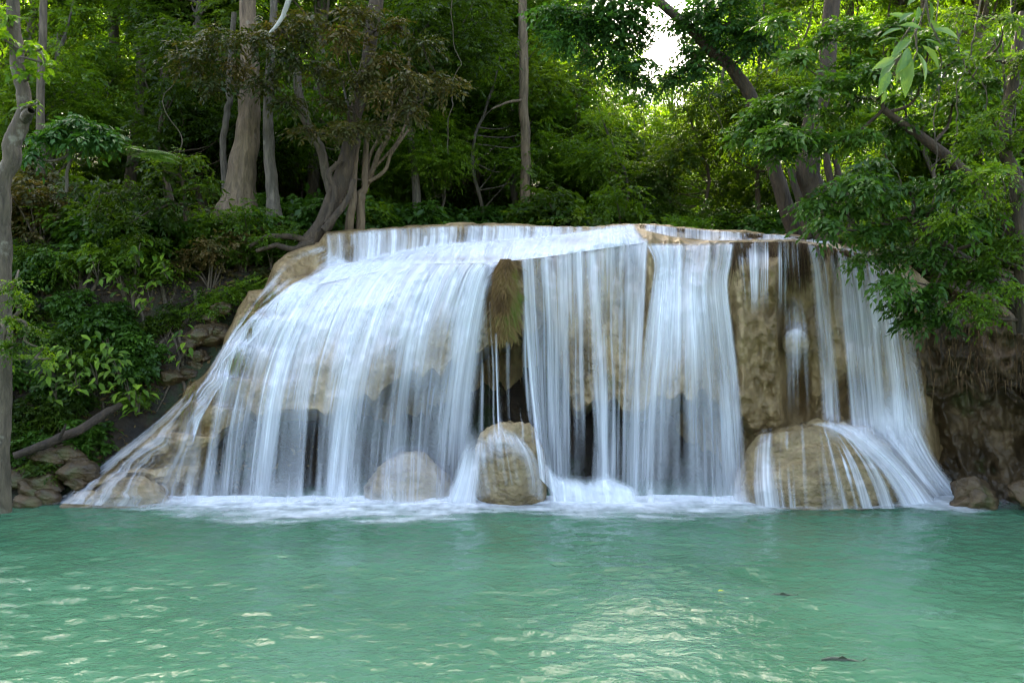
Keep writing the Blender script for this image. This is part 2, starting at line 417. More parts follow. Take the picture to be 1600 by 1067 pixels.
# ------------------------------------------------------------------ the travertine cliff: lofted profiles (photo px, then 11 stations of (py, depth))
CL = {
 60: [(784,16.4),(785,16.35),(786,16.3),(787,16.3),(788,16.3),(789,16.25),(791,16.2),(794,16.2),(797,16.1),(800,16.1),(805,16.0)],
 130: [(745,16.9),(747,16.75),(750,16.65),(753,16.55),(757,16.45),(762,16.35),(770,16.25),(778,16.2),(785,16.15),(795,16.1),(805,16.0)],
 200: [(690,17.2),(693,17.0),(698,16.85),(703,16.75),(710,16.6),(720,16.45),(740,16.3),(755,16.3),(765,16.3),(785,16.2),(805,16.0)],
 290: [(610,17.8),(614,17.5),(620,17.3),(628,17.1),(638,16.95),(655,16.75),(680,16.55),(710,16.45),(725,16.5),(770,16.4),(805,16.1)],
 360: [(508,18.4),(514,18.0),(522,17.7),(532,17.45),(545,17.2),(575,16.95),(620,16.7),(660,16.6),(685,16.9),(760,16.9),(805,16.4)],
 440: [(402,19.0),(408,18.7),(425,18.4),(445,18.0),(462,17.6),(500,17.15),(580,16.7),(640,16.5),(668,17.2),(765,17.3),(805,16.7)],
 500: [(376,19.6),(380,19.3),(412,19.2),(428,18.6),(445,17.9),(490,17.2),(570,16.6),(640,16.4),(665,17.3),(775,17.4),(805,16.9)],
 508: [(362,19.9),(366,19.6),(414,19.35),(428,18.6),(445,17.9),(490,17.2),(570,16.6),(640,16.4),(665,17.3),(775,17.4),(805,16.9)],
 600: [(355,20.2),(359,20.0),(398,19.8),(406,19.0),(425,17.9),(470,17.1),(550,16.7),(615,16.55),(640,17.6),(780,17.6),(805,17.0)],
 700: [(350,20.3),(354,20.1),(378,19.9),(388,19.0),(405,17.6),(415,17.3),(480,17.1),(565,17.0),(590,17.8),(780,17.8),(805,17.2)],
 775: [(349,20.3),(353,20.1),(374,19.9),(384,19.0),(404,17.5),(412,17.25),(470,17.3),(545,17.4),(565,18.1),(780,18.1),(805,17.3)],
 850: [(351,20.3),(355,20.1),(369,19.9),(378,19.0),(396,17.6),(405,17.35),(440,17.4),(500,17.5),(520,18.1),(780,18.1),(805,17.3)],
 895: [(353,20.2),(356,20.0),(364,19.8),(370,18.9),(381,17.5),(390,17.25),(500,17.15),(618,17.1),(635,18.0),(780,18.0),(805,17.2)],
 930: [(353,20.2),(356,20.0),(362,19.8),(366,18.9),(376,17.5),(384,17.25),(500,17.1),(628,17.0),(645,18.0),(780,18.0),(805,17.2)],
 1000: [(347,20.0),(350,19.8),(356,19.6),(360,18.7),(368,17.5),(378,17.2),(500,17.1),(625,17.0),(645,17.9),(780,17.9),(805,17.2)],
 1080: [(355,19.7),(358,19.6),(374,19.4),(377,18.2),(380,17.2),(388,17.0),(440,16.8),(610,16.5),(640,17.3),(780,17.4),(805,16.8)],
 1150: [(360,19.4),(363,19.3),(373,19.2),(375,18.0),(378,17.1),(385,17.05),(450,17.0),(655,16.9),(675,17.1),(780,16.9),(805,16.4)],
 1240: [(367,19.1),(369,19.0),(372,18.9),(374,17.9),(377,17.15),(386,17.2),(500,17.3),(650,17.3),(670,17.3),(780,17.0),(805,16.5)],
 1320: [(377,18.3),(379,18.1),(382,17.8),(385,17.4),(389,17.1),(400,16.95),(500,16.9),(580,16.85),(605,17.2),(700,17.0),(805,16.3)],
 1400: [(394,17.7),(398,17.5),(402,17.35),(407,17.2),(414,17.05),(430,16.95),(510,16.85),(600,16.8),(640,16.9),(700,16.6),(805,15.9)],
 1450: [(440,17.4),(445,17.3),(455,17.2),(465,17.1),(480,17.0),(500,16.95),(560,16.9),(620,16.9),(660,16.9),(720,16.6),(805,16.0)],
 1500: [(470,17.3),(478,17.2),(488,17.1),(498,17.05),(510,17.0),(530,16.95),(580,16.9),(640,16.9),(670,16.9),(720,16.6),(805,16.0)],
}
_cx = np.array(sorted(CL)); _cp = np.array([[k[0] for k in CL[x]] for x in _cx], float); _cd = np.array([[k[1] for k in CL[x]] for x in _cx], float)

def stations(px):
    px = np.asarray(px, float)
    return (np.stack([np.interp(px, _cx, _cp[:, k]) for k in range(11)], -1), np.stack([np.interp(px, _cx, _cd[:, k]) for k in range(11)], -1))

def stations2(px):
    """stations with scalloped lips, lobed drapery and deep recesses under it"""
    px = np.asarray(px, float); sp, sd = stations(px); sp = sp.copy(); sd = sd.copy()
    m = smooth(300, 380, px) * smooth(1180, 1120, px)
    lob = (34 * (fbm(px / 38., 0, 0, 5, 2) - .5) + 26 * (vnoise(px / 15., 0, 0, 6) - .5)) * m
    sp[..., 7] += lob; sp[..., 8] += lob
    sd[..., 8] += 2.0 * m; sd[..., 9] += 1.9 * m
    ma = smooth(640, 700, px) * smooth(1420, 1380, px)
    sc = (vnoise(px / 26., 2, 0, 9) - .5) + .6 * (vnoise(px / 9., 4, 0, 9) - .5)
    dT = (np.interp(px, [60, 90, 130, 160, 188, 205, 232, 262, 286, 292, 318, 336, 346, 352, 362, 372, 384, 388, 412, 416, 428, 448, 474, 498, 505],
        [786, 778, 749, 736, 699, 690, 674, 641, 618, 604, 586, 562, 546, 522, 505, 480, 463, 454, 451, 442, 412, 395, 385, 378, 368]) - sp[..., 0]) * smooth(507, 503, px)
    for k, q in enumerate((1, .95, .8, .5, .25)): sp[..., k] += dT * q
    for k in (3, 4, 5): sp[..., k] += 6 * sc * ma; sd[..., k] += .5 * sc * ma
    mr = smooth(505, 530, px) * smooth(1400, 1350, px); sr = (vnoise(px / 40., 7, 0, 9) - .5) + .6 * (vnoise(px / 11., 8, 0, 9) - .5)
    for k in (0, 1): sp[..., k] += 4 * sr * mr; sd[..., k] += .35 * sr * mr
    sp = np.maximum.accumulate(sp, -1)
    sd = sd + (smooth(1440, 1500, px) * 1.3)[..., None]
    return sp, sd

def g2(px, py, cx, cy, sx, sy): return np.exp(-((px - cx) / sx) ** 2 - ((py - cy) / sy) ** 2)

def cliff_feat(px, py):
    f = -.42 * smooth(1140, 1162, px) * smooth(1235, 1215, px) * smooth(388, 420, py) * smooth(690, 650, py)
    f = f - .62 * np.exp(-(((px - 1244) / 19) ** 2 + ((py - 532) / 22) ** 2) ** 2)
    f = f - .30 * np.exp(-(((px - 1330) / 16) ** 2 + ((py - 560) / 22) ** 2) ** 2)
    f = f + 1.0 * g2(px, py, 1246, 612, 17, 48) + .8 * g2(px, py, 1335, 625, 30, 28) + .5 * g2(px, py, 1225, 480, 8, 60)
    # hanging drapery lobes of the overhang
    f = f - .25 * g2(px, py, 700, 470, 22, 90) - .2 * g2(px, py, 590, 560, 25, 70)
    return f

def depth_cliff(px, py, feat=True):
    px = np.asarray(px, float); py = np.asarray(py, float)
    sp, sd = stations2(px)
    D = sd[..., 0].copy()
    for k in range(10):
        t = np.clip((py - sp[..., k]) / np.maximum(sp[..., k + 1] - sp[..., k], .01), 0, 1)
        D = D + t * (sd[..., k + 1] - sd[..., k])
    if feat:
        V = P(px, py, D); x, y, z = V[..., 0], V[..., 1], V[..., 2]
        big = fbm(x * 1.1, y * 1.1, z * .8, 31, 4) - .5
        drap = fbm(x * 4.5, y * 2, z * .9, 41, 4) - .5
        knob = np.abs(fbm(x * 3.4, y * 3.4, z * 3.4, 51, 4) - .5)
        col = smooth(1140, 1165, px) * smooth(1240, 1215, px) * smooth(390, 420, py)
        zz = z * 1.75 + 1.3 * (fbm(x * .9, y * .5, 0, 44, 3) - .5); fr = zz - np.floor(zz)
        D = D + .30 * (.5 - smooth(.0, .75, fr) * smooth(1, .93, fr)) * smooth(500, 420, px) * smooth(230, 60, py - sp[..., 0]) * smooth(0, 10, py - sp[..., 0])
        D = D + cliff_feat(px, py) - (fbm(x * 9, y * 9, z * 7, 55, 3) - .5) * .10 - .14 * (.12 - np.abs(fbm(x * 1.6, y * .6, z * 5, 57, 3) - .5)) * smooth(330, 250, px) * 4 - smooth(0, 14, py - sp[..., 0]) * (big * .42 + drap * .30 + (.12 - knob) * .35 + col * (.55 * (fbm(x * 2.6, y * 2.6, z * 2.2, 53, 3) - .5) + .25 * (fbm(x * 7, y * 7, z * 6, 54, 2) - .5)))
    return D

# boulders at the foot: centre, radii
BOULDERS = [
 ((797 - 800) / FPX * 16.05, 16.08, .50, .66, .58, .97, 3, 'tall pale boulder at the foot of the falls below the mossy tuft'),
 ((640 - 800) / FPX * 16.5, 16.5, .02, .86, .62, .82, 4, 'low rounded boulder half hidden behind the left part of the water curtain'),
 ((1283 - 800) / FPX * 16.3, 16.3, .18, 1.55, .95, 1.28, 5, 'broad tan boulder with water fanning over it near the right end'),
 ((205 - 800) / FPX * 15.95, 15.95, -.1, .72, .42, .60, 6, 'low veiled boulder at the left end of the cascade'),
 ((135 - 800) / FPX * 15.85, 15.85, -.1, .42, .34, .34, 7, 'smallest wet boulder at the leftmost tip of the cascade'),
]
def depth_boulder(px, py, B):
    cx, cyy, cz, rx, ry, rz = B[:6]
    dx = (px - 800) / FPX; dz = (533 - py) / FPX
    a = (dx / rx) ** 2 + 1 / ry ** 2 + (dz / rz) ** 2
    bb = -2 * (dx * cx / rx ** 2 + cyy / ry ** 2 + dz * (cz - CAMZ) / rz ** 2)
    c = (cx / rx) ** 2 + (cyy / ry) ** 2 + ((cz - CAMZ) / rz) ** 2 - 1
    disc = bb * bb - 4 * a * c
    return np.where(disc > 0, (-bb - np.sqrt(np.maximum(disc, 0))) / (2 * a), 99.)

def depth_all(px, py):
    D = depth_cliff(px, py)
    for B in BOULDERS: D = np.minimum(D, depth_boulder(px, py, B))
    return D

def build_cliff():
    px = np.arange(60, 1500.1, 1.8)
    sub = [3, 8, 8, 10, 8, 20, 44, 8, 26, 10]
    sp, sd = stations2(px)
    rows = []
    for k in range(10):
        n = sub[k]
        for t in np.arange(n) / n: rows.append(sp[:, k] * (1 - t) + sp[:, k + 1] * t)
    rows.append(sp[:, 10])
    PY = np.array(rows); PX = np.broadcast_to(px, PY.shape)
    D = depth_cliff(PX, PY)
    V = P(PX, PY, D)
    # lip terraces: fine wavy bands on the near-level shelves
    back = []
    for k, dd in ((5, 4.5), (4, 2.2), (3, 1.0), (2, .4), (1, .12)):
        t = V[0].copy(); t[:, 1] += dd; t[:, 2] -= .02 * dd + .02; back.append(t)
    V = np.concatenate([np.array(back), V], 0)
    o = make_obj('travertine_cliff', V, grid_faces(V.shape[0], V.shape[1]), ROCK)
    return tag(o, 'tan travertine cliff with hanging drapery that the whole waterfall runs over', 'cliff')
CLIFF = build_cliff()

def boulder(name, c, r, seed, mat, n=(72, 96), amp=.44, strata=.12, facet=0):
    th = np.linspace(0, math.pi, n[0])[:, None]; ph = np.linspace(0, 2 * math.pi, n[1], endpoint=False)[None]
    d = np.stack(np.broadcast_arrays(np.sin(th) * np.cos(ph), np.sin(th) * np.sin(ph), np.cos(th) + 0 * ph), -1)
    s = np.ones(d.shape[:2])
    if facet:
        rg = np.random.default_rng(seed); nn = norm(rg.normal(size=(facet, 3))); hh = rg.uniform(.62, .95, facet)
        for q in range(facet):
            cq = d @ nn[q]; s = np.minimum(s, np.where(cq > .05, hh[q] / np.maximum(cq, .05), 9))
    s = s * (1 + amp * (fbm(d[..., 0] * 1.5 + seed, d[..., 1] * 1.5, d[..., 2] * 1.5, seed, 6, .58) - .5) + strata * (fbm(d[..., 0] * 1.2, d[..., 1] * 1.2, d[..., 2] * 9, seed + 9, 3) - .5))
    s = s - .10 * (.15 - np.abs(fbm(d[..., 0] * 3, d[..., 1] * 3, d[..., 2] * 3, seed + 4, 4) - .5))
    v = d * s[..., None] * np.asarray(r)
    f = grid_faces(n[0], n[1], True)
    o = make_obj(name, v, f, mat); o.location = [float(q) for q in c]
    return o
for B in BOULDERS:
    o = boulder('boulder', B[:3], B[3:6], B[6], ROCK_B)
    tag(o, B[7], 'boulder', 'boulders at the foot of the falls')

kn = boulder('knob', P(1244, 534, 16.72), (.245, .30, .27), 31, ROCK_B, (40, 48), .3); kn.parent = CLIFF
r_ = np.random.default_rng(14)
for i in range(15):
    px = r_.uniform(205, 372); T = np.interp(px, [60, 130, 200, 290, 360, 440], [784, 745, 690, 610, 508, 402]); py = T + r_.uniform(-34, 26)
    sz = r_.uniform(.13, .30); D = float(np.interp(px, [200, 290, 360, 440], [17.3, 17.9, 18.5, 19.1])) + .1
    tag(boulder('rock', P(px - 22, py, D), (sz * 1.3, sz, sz * .8), 90 + i, ROCK_DARK, (40, 52), .5, .14, 11), 'brown bank rock wedged against the left edge of the falls', 'rock', 'rocks along the left edge of the falls')

# ------------------------------------------------------------------ right-hand rock wall
def build_wall():
    px = np.arange(1415, 1760, 2.4)
    cols = [1415, 1480, 1540, 1600, 1680, 1760]
    kp = [(440, 1.2), (455, .5), (500, .15), (560, -.12), (600, -.05), (632, .5), (700, .45), (760, .12), (808, -.1)]
    base = np.interp(px, cols, [17.2, 16.75, 16.35, 15.9, 15.1, 14.2])
    rows = []
    nsub = [4, 10, 14, 10, 12, 16, 14, 12]
    lob = 46 * (fbm(px / 26., 3, 0, 8, 2) - .5)
    pyk = np.array([np.full(len(px), k[0], float) for k in kp]); pyk[4] += lob; pyk[5] += lob
    dk = np.array([base + k[1] for k in kp])
    PY = []; D = []
    for k in range(len(kp) - 1):
        for t in np.arange(nsub[k]) / nsub[k]:
            PY.append(pyk[k] * (1 - t) + pyk[k + 1] * t); D.append(dk[k] * (1 - t) + dk[k + 1] * t)
    PY.append(pyk[-1]); D.append(dk[-1])
    PY = np.array(PY); D = np.array(D); PX = np.broadcast_to(px, PY.shape)
    V = P(PX, PY, D); x, y, z = V[..., 0], V[..., 1], V[..., 2]
    D = D - (fbm(x * 1.5, y * 1.5, z * 1.2, 61, 5) - .5) * .7 - (fbm(x * 5, y * 3, z * 1.2, 63, 4) - .5) * .35 - (.1 - np.abs(fbm(x * 4, y * 4, z * 4, 65, 3) - .5)) * .8 - (.13 - np.abs(fbm(x * 2.6, y * 1.2, z * .35, 67, 3) - .5)) * 1.6
    V = P(PX, PY, D)
    t = V[:1].copy(); t[..., 1] += 3; t[..., 2] += .8
    V = np.concatenate([t, V], 0)
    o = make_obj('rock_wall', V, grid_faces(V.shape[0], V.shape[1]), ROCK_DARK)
    tag(o, 'dark wet rock wall beneath the overhanging shrubs beyond the right end of the falls', 'rock wall')
build_wall()

from mathutils.bvhtree import BVHTree
_bv, _bf, _bn = [], [], 0
for o in list(bpy.data.objects):
    if o.name.startswith(('boulder', 'knob')):
        v = np.empty(len(o.data.vertices) * 3); o.data.vertices.foreach_get('co', v); v = v.reshape(-1, 3) + np.array(o.location)
        _bv += v.tolist(); _bf += [tuple(i + _bn for i in p.vertices) for p in o.data.polygons]; _bn += len(v)
BT = BVHTree.FromPolygons(_bv, _bf)
def depth_all(px, py):
    D = depth_cliff(px, py); A = D.ravel().copy(); X = np.broadcast_to(px, D.shape).ravel(); Y = np.broadcast_to(py, D.shape).ravel()
    sel = np.nonzero((Y > 640) & (((X > 560) & (X < 880)) | ((X > 1140) & (X < 1440)) | (X < 300)) | ((Y > 470) & (X > 1200) & (X < 1290)))[0]
    org = Vector((0, 0, CAMZ))
    for i in sel:
        d = Vector(((X[i] - 800) / FPX, 1, (533 - Y[i]) / FPX)); h = BT.ray_cast(org, d)
        if h[0] is not None and h[0].y < A[i]: A[i] = h[0].y
    return A.reshape(D.shape)

# ------------------------------------------------------------------ falling water
def flow(name, label, guides, base, ncol, nrow, layers=3, mat=None, off=.05, streak=.9, sfreq=5.0, vfreq=.12, edge=(.06, .06), ends=(.04, .0), lump=0, cat='waterfall', step=.05, seed=0, group=None, dmax=None, meander=0, gap=.11, rich=1.0):
    us = np.array([g[0] for g in guides], float)
    gp = np.array([catmull(g[1], nrow) for g in guides])            # G, nrow, 2
    u = np.linspace(0, 1, ncol)
    PX = np.array([np.interp(u, us, gp[:, r, 0]) for r in range(nrow)])
    PY = np.array([np.interp(u, us, gp[:, r, 1]) for r in range(nrow)])
    if meander: PX = PX + meander * (fbm(PX / 42., PY / 30., 0, 88 + seed, 3) - .5) * np.linspace(0, 1, nrow)[:, None] ** .5 * (4 * u * (1 - u))[None]
    Dr = depth_all(PX, PY)
    D0 = np.minimum.accumulate(Dr, axis=0)
    if dmax is not None: D0 = np.minimum(D0, dmax)
    for _ in range(3):                                               # round the falls off along the flow and across
        D0[1:-1] = (D0[:-2] + 2 * D0[1:-1] + D0[2:]) / 4
        D0[:, 1:-1] = (D0[:, :-2] + 2 * D0[:, 1:-1] + D0[:, 2:]) / 4
    D0 = np.minimum(D0, Dr)
    t = np.linspace(0, 1, nrow)[:, None]
    geo_v, geo_f, dens, uvs = [], [], [], []
    nn = 0
    for k in range(layers):
        sd = seed * 7 + k * 13 + 1
        V = P(PX, PY, D0 - off - k * step)
        w = np.concatenate([[0], np.cumsum(np.linalg.norm(np.diff(V[nrow // 2], axis=0), axis=1))])
        ln = np.concatenate([np.zeros((1, ncol)), np.cumsum(np.linalg.norm(np.diff(V, axis=0), axis=2), axis=0)])
        U = np.broadcast_to(w, PX.shape)
        warp = (fbm(U * 1.2, ln * .5, 0, sd + 3, 2) - .5) * .25
        s = .46 * vnoise((U + warp) * sfreq * .36, ln * vfreq * 1.5, k * 3.3, sd) + .34 * vnoise((U + warp) * sfreq * 1.3, ln * vfreq * 2.2, 1.1, sd + 1) + .20 * vnoise((U + warp) * sfreq * 3.4, ln * vfreq * 3, 4.1, sd + 2)
        s = np.clip((s - .5) * 2.2 + .5, 0, 1)
        lumpy = (fbm((U + warp) * sfreq * .6, ln * .35, 2.2, sd + 5, 2) - .5)
        D = D0 - off - k * step - (s - .5) * .10 - lumpy * .12
        if lump: D = D - (fbm(U * 3, ln * 3, k, sd + 8, 4) - .5) * lump
        V = P(PX, PY, np.minimum(D, Dr - .012))
        b = base(u[None] + 0 * t, t + 0 * u[None], PX, PY) - gap
        rs = np.random.default_rng(seed * 31 + k)
        for _ in range(int(w[-1] * 3.2 * rich)):
            c0, wd, am, ta, tl = rs.random() * w[-1], .012 * 7 ** rs.random(), rs.uniform(.12, .5), rs.random() * .55 - .15, rs.uniform(.3, 1.2)
            b = b + am * np.exp(-((U + warp * .5 - c0) / wd) ** 2) * smooth(ta, ta + .15, t) * smooth(ta + tl, ta + tl - .2, t)
        d = b + (s - .5) * streak * (1.1 - .6 * np.clip(b, 0, 1))
        e = smooth(0, max(edge[0], 1e-4), u)[None] * smooth(0, max(edge[1], 1e-4), 1 - u)[None]
        if ends[0]: e = e * (.25 + .75 * smooth(0, ends[0], t))
        if ends[1]: e = e * smooth(0, ends[1], 1 - t)
        dens.append((1 - (1 - np.clip(d * e, 0, .985)) ** (1.35 / layers)).ravel()); geo_v.append(V.reshape(-1, 3)); geo_f.append(grid_faces(nrow, ncol) + nn); nn += nrow * ncol
        uvs.append(np.stack([U + k * 3.1 + seed, ln + k * 5.7], -1).reshape(-1, 2))
    o = make_obj(name, np.concatenate(geo_v), np.concatenate(geo_f), mat or WATER_SILK, None, {'dens': np.concatenate(dens)}, np.concatenate(uvs))
    return tag(o, label, cat, group)

RIM = lambda px: np.interp(px, _cx, _cp[:, 1]); BOT = lambda px: np.interp(px, _cx, _cp[:, 2])
xs = [509, 540, 600, 660, 730, 800, 870, 940, 1000]
flow('water_curtain', 'thin blue-grey curtain falling from the topmost rim at the back', [((x - 509) / 491, [(x, RIM(x) - 2), (x, (RIM(x) + BOT(x)) / 2), (x - 2, BOT(x) + 3)]) for x in xs],
     lambda u, t, px, py: .52 + .25 * t - .1 * g2(px, py, 560, 390, 60, 40), 300, 20, 2, streak=1.2, sfreq=7, edge=(.01, .03), ends=(.12, 0), seed=1)
xs = [1005, 1050, 1110, 1170, 1240, 1290, 1315]
flow('water_curtain', 'broken low curtain on the brown upper rim toward the right', [((x - 1005) / 310, [(x, RIM(x) - 1), (x, (RIM(x) + BOT(x)) / 2), (x, BOT(x) + 2)]) for x in xs],
     lambda u, t, px, py: .38 + .1 * t + .5 * smooth(1250, 1290, px), 160, 12, 2, streak=1.3, sfreq=6, edge=(.03, .08), seed=2)
flow('rapids', 'white foaming rapids on the shelf below the topmost rim', [
     (0, [(522, 416), (510, 427), (488, 446)]), (.2, [(600, 396), (590, 408), (572, 428)]), (.4, [(680, 380), (662, 395), (648, 412)]),
     (.6, [(780, 374), (775, 390), (770, 410)]), (.8, [(880, 365), (862, 380), (846, 402)]), (1, [(990, 350), (1002, 362), (1012, 378)])],
     lambda u, t, px, py: .95 - .35 * g2(px, py, 720, 404, 70, 5) - .25 * g2(px, py, 900, 376, 40, 6), 260, 30, 3, mat=WATER_SOFT, lump=.28, streak=.5, edge=(.03, .02), ends=(.1, 0), seed=3)

def base_left(u, t, px, py):
    d = .97 - .62 * smooth(460, 650, py)
    for c, wd, a in ((.12, .03, .2), (.25, .03, .12), (.41, .045, .40), (.53, .025, .15), (.68, .035, .45), (.85, .03, .15), (.965, .035, .42)):
        d = d + a * np.exp(-((u - c) / wd) ** 2) * smooth(480, 640, py)
    d = d - .42 * g2(px, py, 690, 540, 22, 60) - .3 * g2(px, py, 595, 590, 26, 50) - .32 * g2(px, py, 655, 670, 40, 70) - .25 * g2(px, py, 470, 700, 30, 60) - .22 * g2(px, py, 340, 690, 25, 50)
    d = d - .55 * g2(px, py, 715, 408, 75, 3.5) - .5 * g2(px, py, 500, 436, 34, 5) - .4 * g2(px, py, 420, 490, 22, 6) - .35 * g2(px, py, 318, 640, 20, 60) - .3 * g2(px, py, 385, 590, 16, 40) - .22 * g2(px, py, 500, 560, 20, 45)
    return d - .25 * g2(px, py, 575, 700, 18, 70) - .3 * g2(px, py, 640, 755, 55, 40)
flow('waterfall', 'broad bright white cascade fanning over the rounded left half of the cliff', [
     (0, [(346, 540), (324, 578), (308, 625), (296, 685), (286, 740), (276, 792)]),
     (.12, [(402, 484), (366, 540), (345, 610), (331, 690), (323, 750), (317, 794)]),
     (.25, [(458, 442), (420, 490), (390, 560), (369, 650), (360, 730), (355, 795)]),
     (.40, [(522, 414), (476, 465), (440, 535), (416, 625), (403, 710), (394, 796)]),
     (.55, [(582, 405), (546, 442), (511, 505), (487, 595), (476, 695), (469, 796)]),
     (.68, [(632, 406), (600, 440), (570, 502), (546, 592), (530, 692), (520, 796)]),
     (.82, [(702, 407), (682, 440), (656, 512), (641, 602), (633, 702), (629, 796)]),
     (1, [(792, 406), (777, 430), (767, 475), (757, 540), (747, 620), (741, 690), (738, 750), (735, 796)])],
     base_left, 420, 150, 3, streak=.95, sfreq=4.5, edge=(.04, .03), ends=(.03, 0), seed=4)
flow('waterfall', 'thin side stream stepping down the left edge of the cliff past brown grass', [
     (0, [(504, 382), (455, 400), (425, 432), (395, 472), (362, 515), (340, 562), (300, 615)]),
     (.5, [(525, 396), (485, 425), (440, 452), (405, 492), (372, 540), (340, 592), (306, 642)]),
     (1, [(552, 412), (510, 434), (462, 470), (412, 514), (362, 574), (320, 645), (296, 710)])],
     lambda u, t, px, py: .42 + .45 * smooth(.4, 1, u) - .9 * g2(px, py, 462, 415, 42, 26) - .7 * g2(px, py, 402, 482, 24, 26), 90, 90, 2, streak=1.1, sfreq=6, edge=(.1, .1), ends=(.03, .03), seed=5, meander=30)
flow('waterfall', 'gauzy veil sliding over the low left apron of tan rock', [
     (0, [(302, 606), (238, 662), (192, 697), (132, 743), (72, 785)]), (.45, [(308, 610), (262, 672), (228, 728), (190, 790)]),
     (1, [(330, 612), (308, 665), (296, 725), (284, 792)])],
     lambda u, t, px, py: .17 + .22 * g2(u, t, .1, .5, .12, .6) + .25 * g2(u, t, .95, .5, .2, .6) + .2 * smooth(.85, 1, t), 150, 90, 2, streak=1.0, sfreq=7, edge=(.05, .05), ends=(.05, 0), seed=6, meander=60)

def base_mid(u, t, px, py):
    d = .42 + .2 * smooth(500, 385, py) * smooth(840, 900, px)
    for c, wd, a in ((.05, .05, .30), (.22, .04, .18), (.34, .03, .15), (.60, .04, .25), (.74, .03, .22), (.93, .06, .32)):
        d = d + a * np.exp(-((u - c) / wd) ** 2)
    return d - .28 * g2(px, py, 905, 560, 26, 70) - .22 * g2(px, py, 965, 570, 20, 70) - .2 * g2(px, py, 915, 690, 22, 50) + .25 * g2(px, py, 980, 390, 45, 25)
flow('waterfall', 'streaked curtain between the mossy tuft and the bulging white fall', [
     (0, [(812, 404), (814, 430), (818, 500), (824, 580), (832, 660), (842, 745)]), (.3, [(868, 388), (868, 420), (870, 500), (872, 600), (873, 700), (875, 780)]),
     (.6, [(930, 376), (932, 420), (935, 500), (938, 600), (940, 700), (940, 785)]), (1, [(1015, 372), (1012, 420), (1008, 500), (1003, 600), (1000, 700), (998, 792)])],
     base_mid, 240, 110, 2, streak=1.15, sfreq=6, edge=(.03, .03), ends=(.04, 0), seed=7)
flow('waterfall', 'bulging white fall over the rounded rock right of centre', [
     (0, [(1006, 380), (1020, 410), (1016, 450), (1004, 540), (997, 640), (990, 792)]), (.35, [(1055, 380), (1052, 410), (1050, 450), (1046, 540), (1042, 640), (1040, 794)]),
     (.7, [(1105, 379), (1103, 410), (1100, 450), (1108, 540), (1115, 640), (1120, 794)]), (1, [(1150, 378), (1145, 410), (1140, 450), (1153, 560), (1163, 660), (1174, 792)])],
     lambda u, t, px, py: .47 + .26 * smooth(620, 460, py) + .35 * g2(px, py, 1078, 500, 34, 80) + .15 * np.exp(-((u - .15) / .08) ** 2) + .2 * np.exp(-((u - .85) / .07) ** 2) * smooth(560, 640, py) - .15 * g2(px, py, 1130, 410, 20, 30),
     190, 110, 3, streak=.95, sfreq=5.5, edge=(.05, .06), ends=(.04, 0), seed=8)
flow('water_curtain', 'thin dripping curtain under the brown root fringe of the right lip', [
     (0, [(1148, 379), (1150, 410), (1156, 450), (1160, 500)]), (.4, [(1190, 376), (1190, 410), (1188, 450), (1186, 500)]), (1, [(1256, 378), (1258, 410), (1262, 450), (1264, 500)])],
     lambda u, t, px, py: .18 - .05 * t + .30 * smooth(440, 395, py) + .10 * g2(px, py, 1175, 460, 18, 40) - .25 * smooth(455, 415, py) * np.exp(-((u - .33) / .24) ** 2), 110, 50, 1, off=.2, streak=1.5, sfreq=11, edge=(.15, .15), ends=(.3, .5), seed=9)
flow('trickle', 'short veil spilling over the small round knob beside the rock column', [
     (0, [(1222, 470), (1224, 520), (1226, 580), (1228, 660)]), (.5, [(1240, 462), (1243, 512), (1243, 580), (1243, 664)]), (1, [(1256, 470), (1264, 520), (1266, 580), (1268, 660)])],
     lambda u, t, px, py: .30 + .35 * g2(px, py, 1245, 516, 22, 12) - .18 * t, 40, 60, 2, streak=.9, sfreq=9, edge=(.2, .2), ends=(.2, .3), seed=10)

def base_right(u, t, px, py):
    d = .24
    for c, wd, a in ((.08, .05, .30), (.18, .03, .2), (.30, .05, .25), (.42, .05, .40), (.62, .05, .22), (.78, .06, .3), (.92, .05, .12)):
        d = d + a * np.exp(-((u - c) / wd) ** 2) * (.5 + .5 * smooth(400, 520, py))
    return d - .2 * g2(px, py, 1345, 590, 22, 40)
flow('waterfall', 'ribbed curtain falling from the right lip beside the overhanging shrubs', [
     (0, [(1250, 377), (1262, 420), (1270, 500), (1278, 580), (1285, 690)]), (.35, [(1310, 383), (1318, 420), (1326, 500), (1334, 600), (1345, 715)]),
     (.7, [(1360, 390), (1370, 420), (1382, 500), (1395, 600), (1405, 715)]), (1, [(1404, 402), (1420, 440), (1434, 520), (1447, 600), (1458, 690)])],
     base_right, 200, 100, 2, streak=1.1, sfreq=5.5, edge=(.04, .1), ends=(.05, .12), seed=11)
flow('waterfall', 'white fan of water sweeping down the rightmost slope over the broad boulder', [
     (0, [(1262, 662), (1300, 672), (1345, 705), (1380, 745), (1405, 792)]), (.4, [(1330, 655), (1365, 682), (1405, 720), (1440, 760), (1462, 791)]),
     (.75, [(1385, 610), (1405, 655), (1435, 710), (1465, 755), (1492, 789)]), (1, [(1425, 600), (1440, 655), (1465, 715), (1495, 755), (1528, 786)])],
     lambda u, t, px, py: .62 + .3 * np.exp(-((u - .22) / .12) ** 2) + .22 * np.exp(-((u - .75) / .12) ** 2) + .1 * t, 150, 80, 2, streak=.6, sfreq=4, edge=(.08, .15), ends=(.15, 0), seed=12)
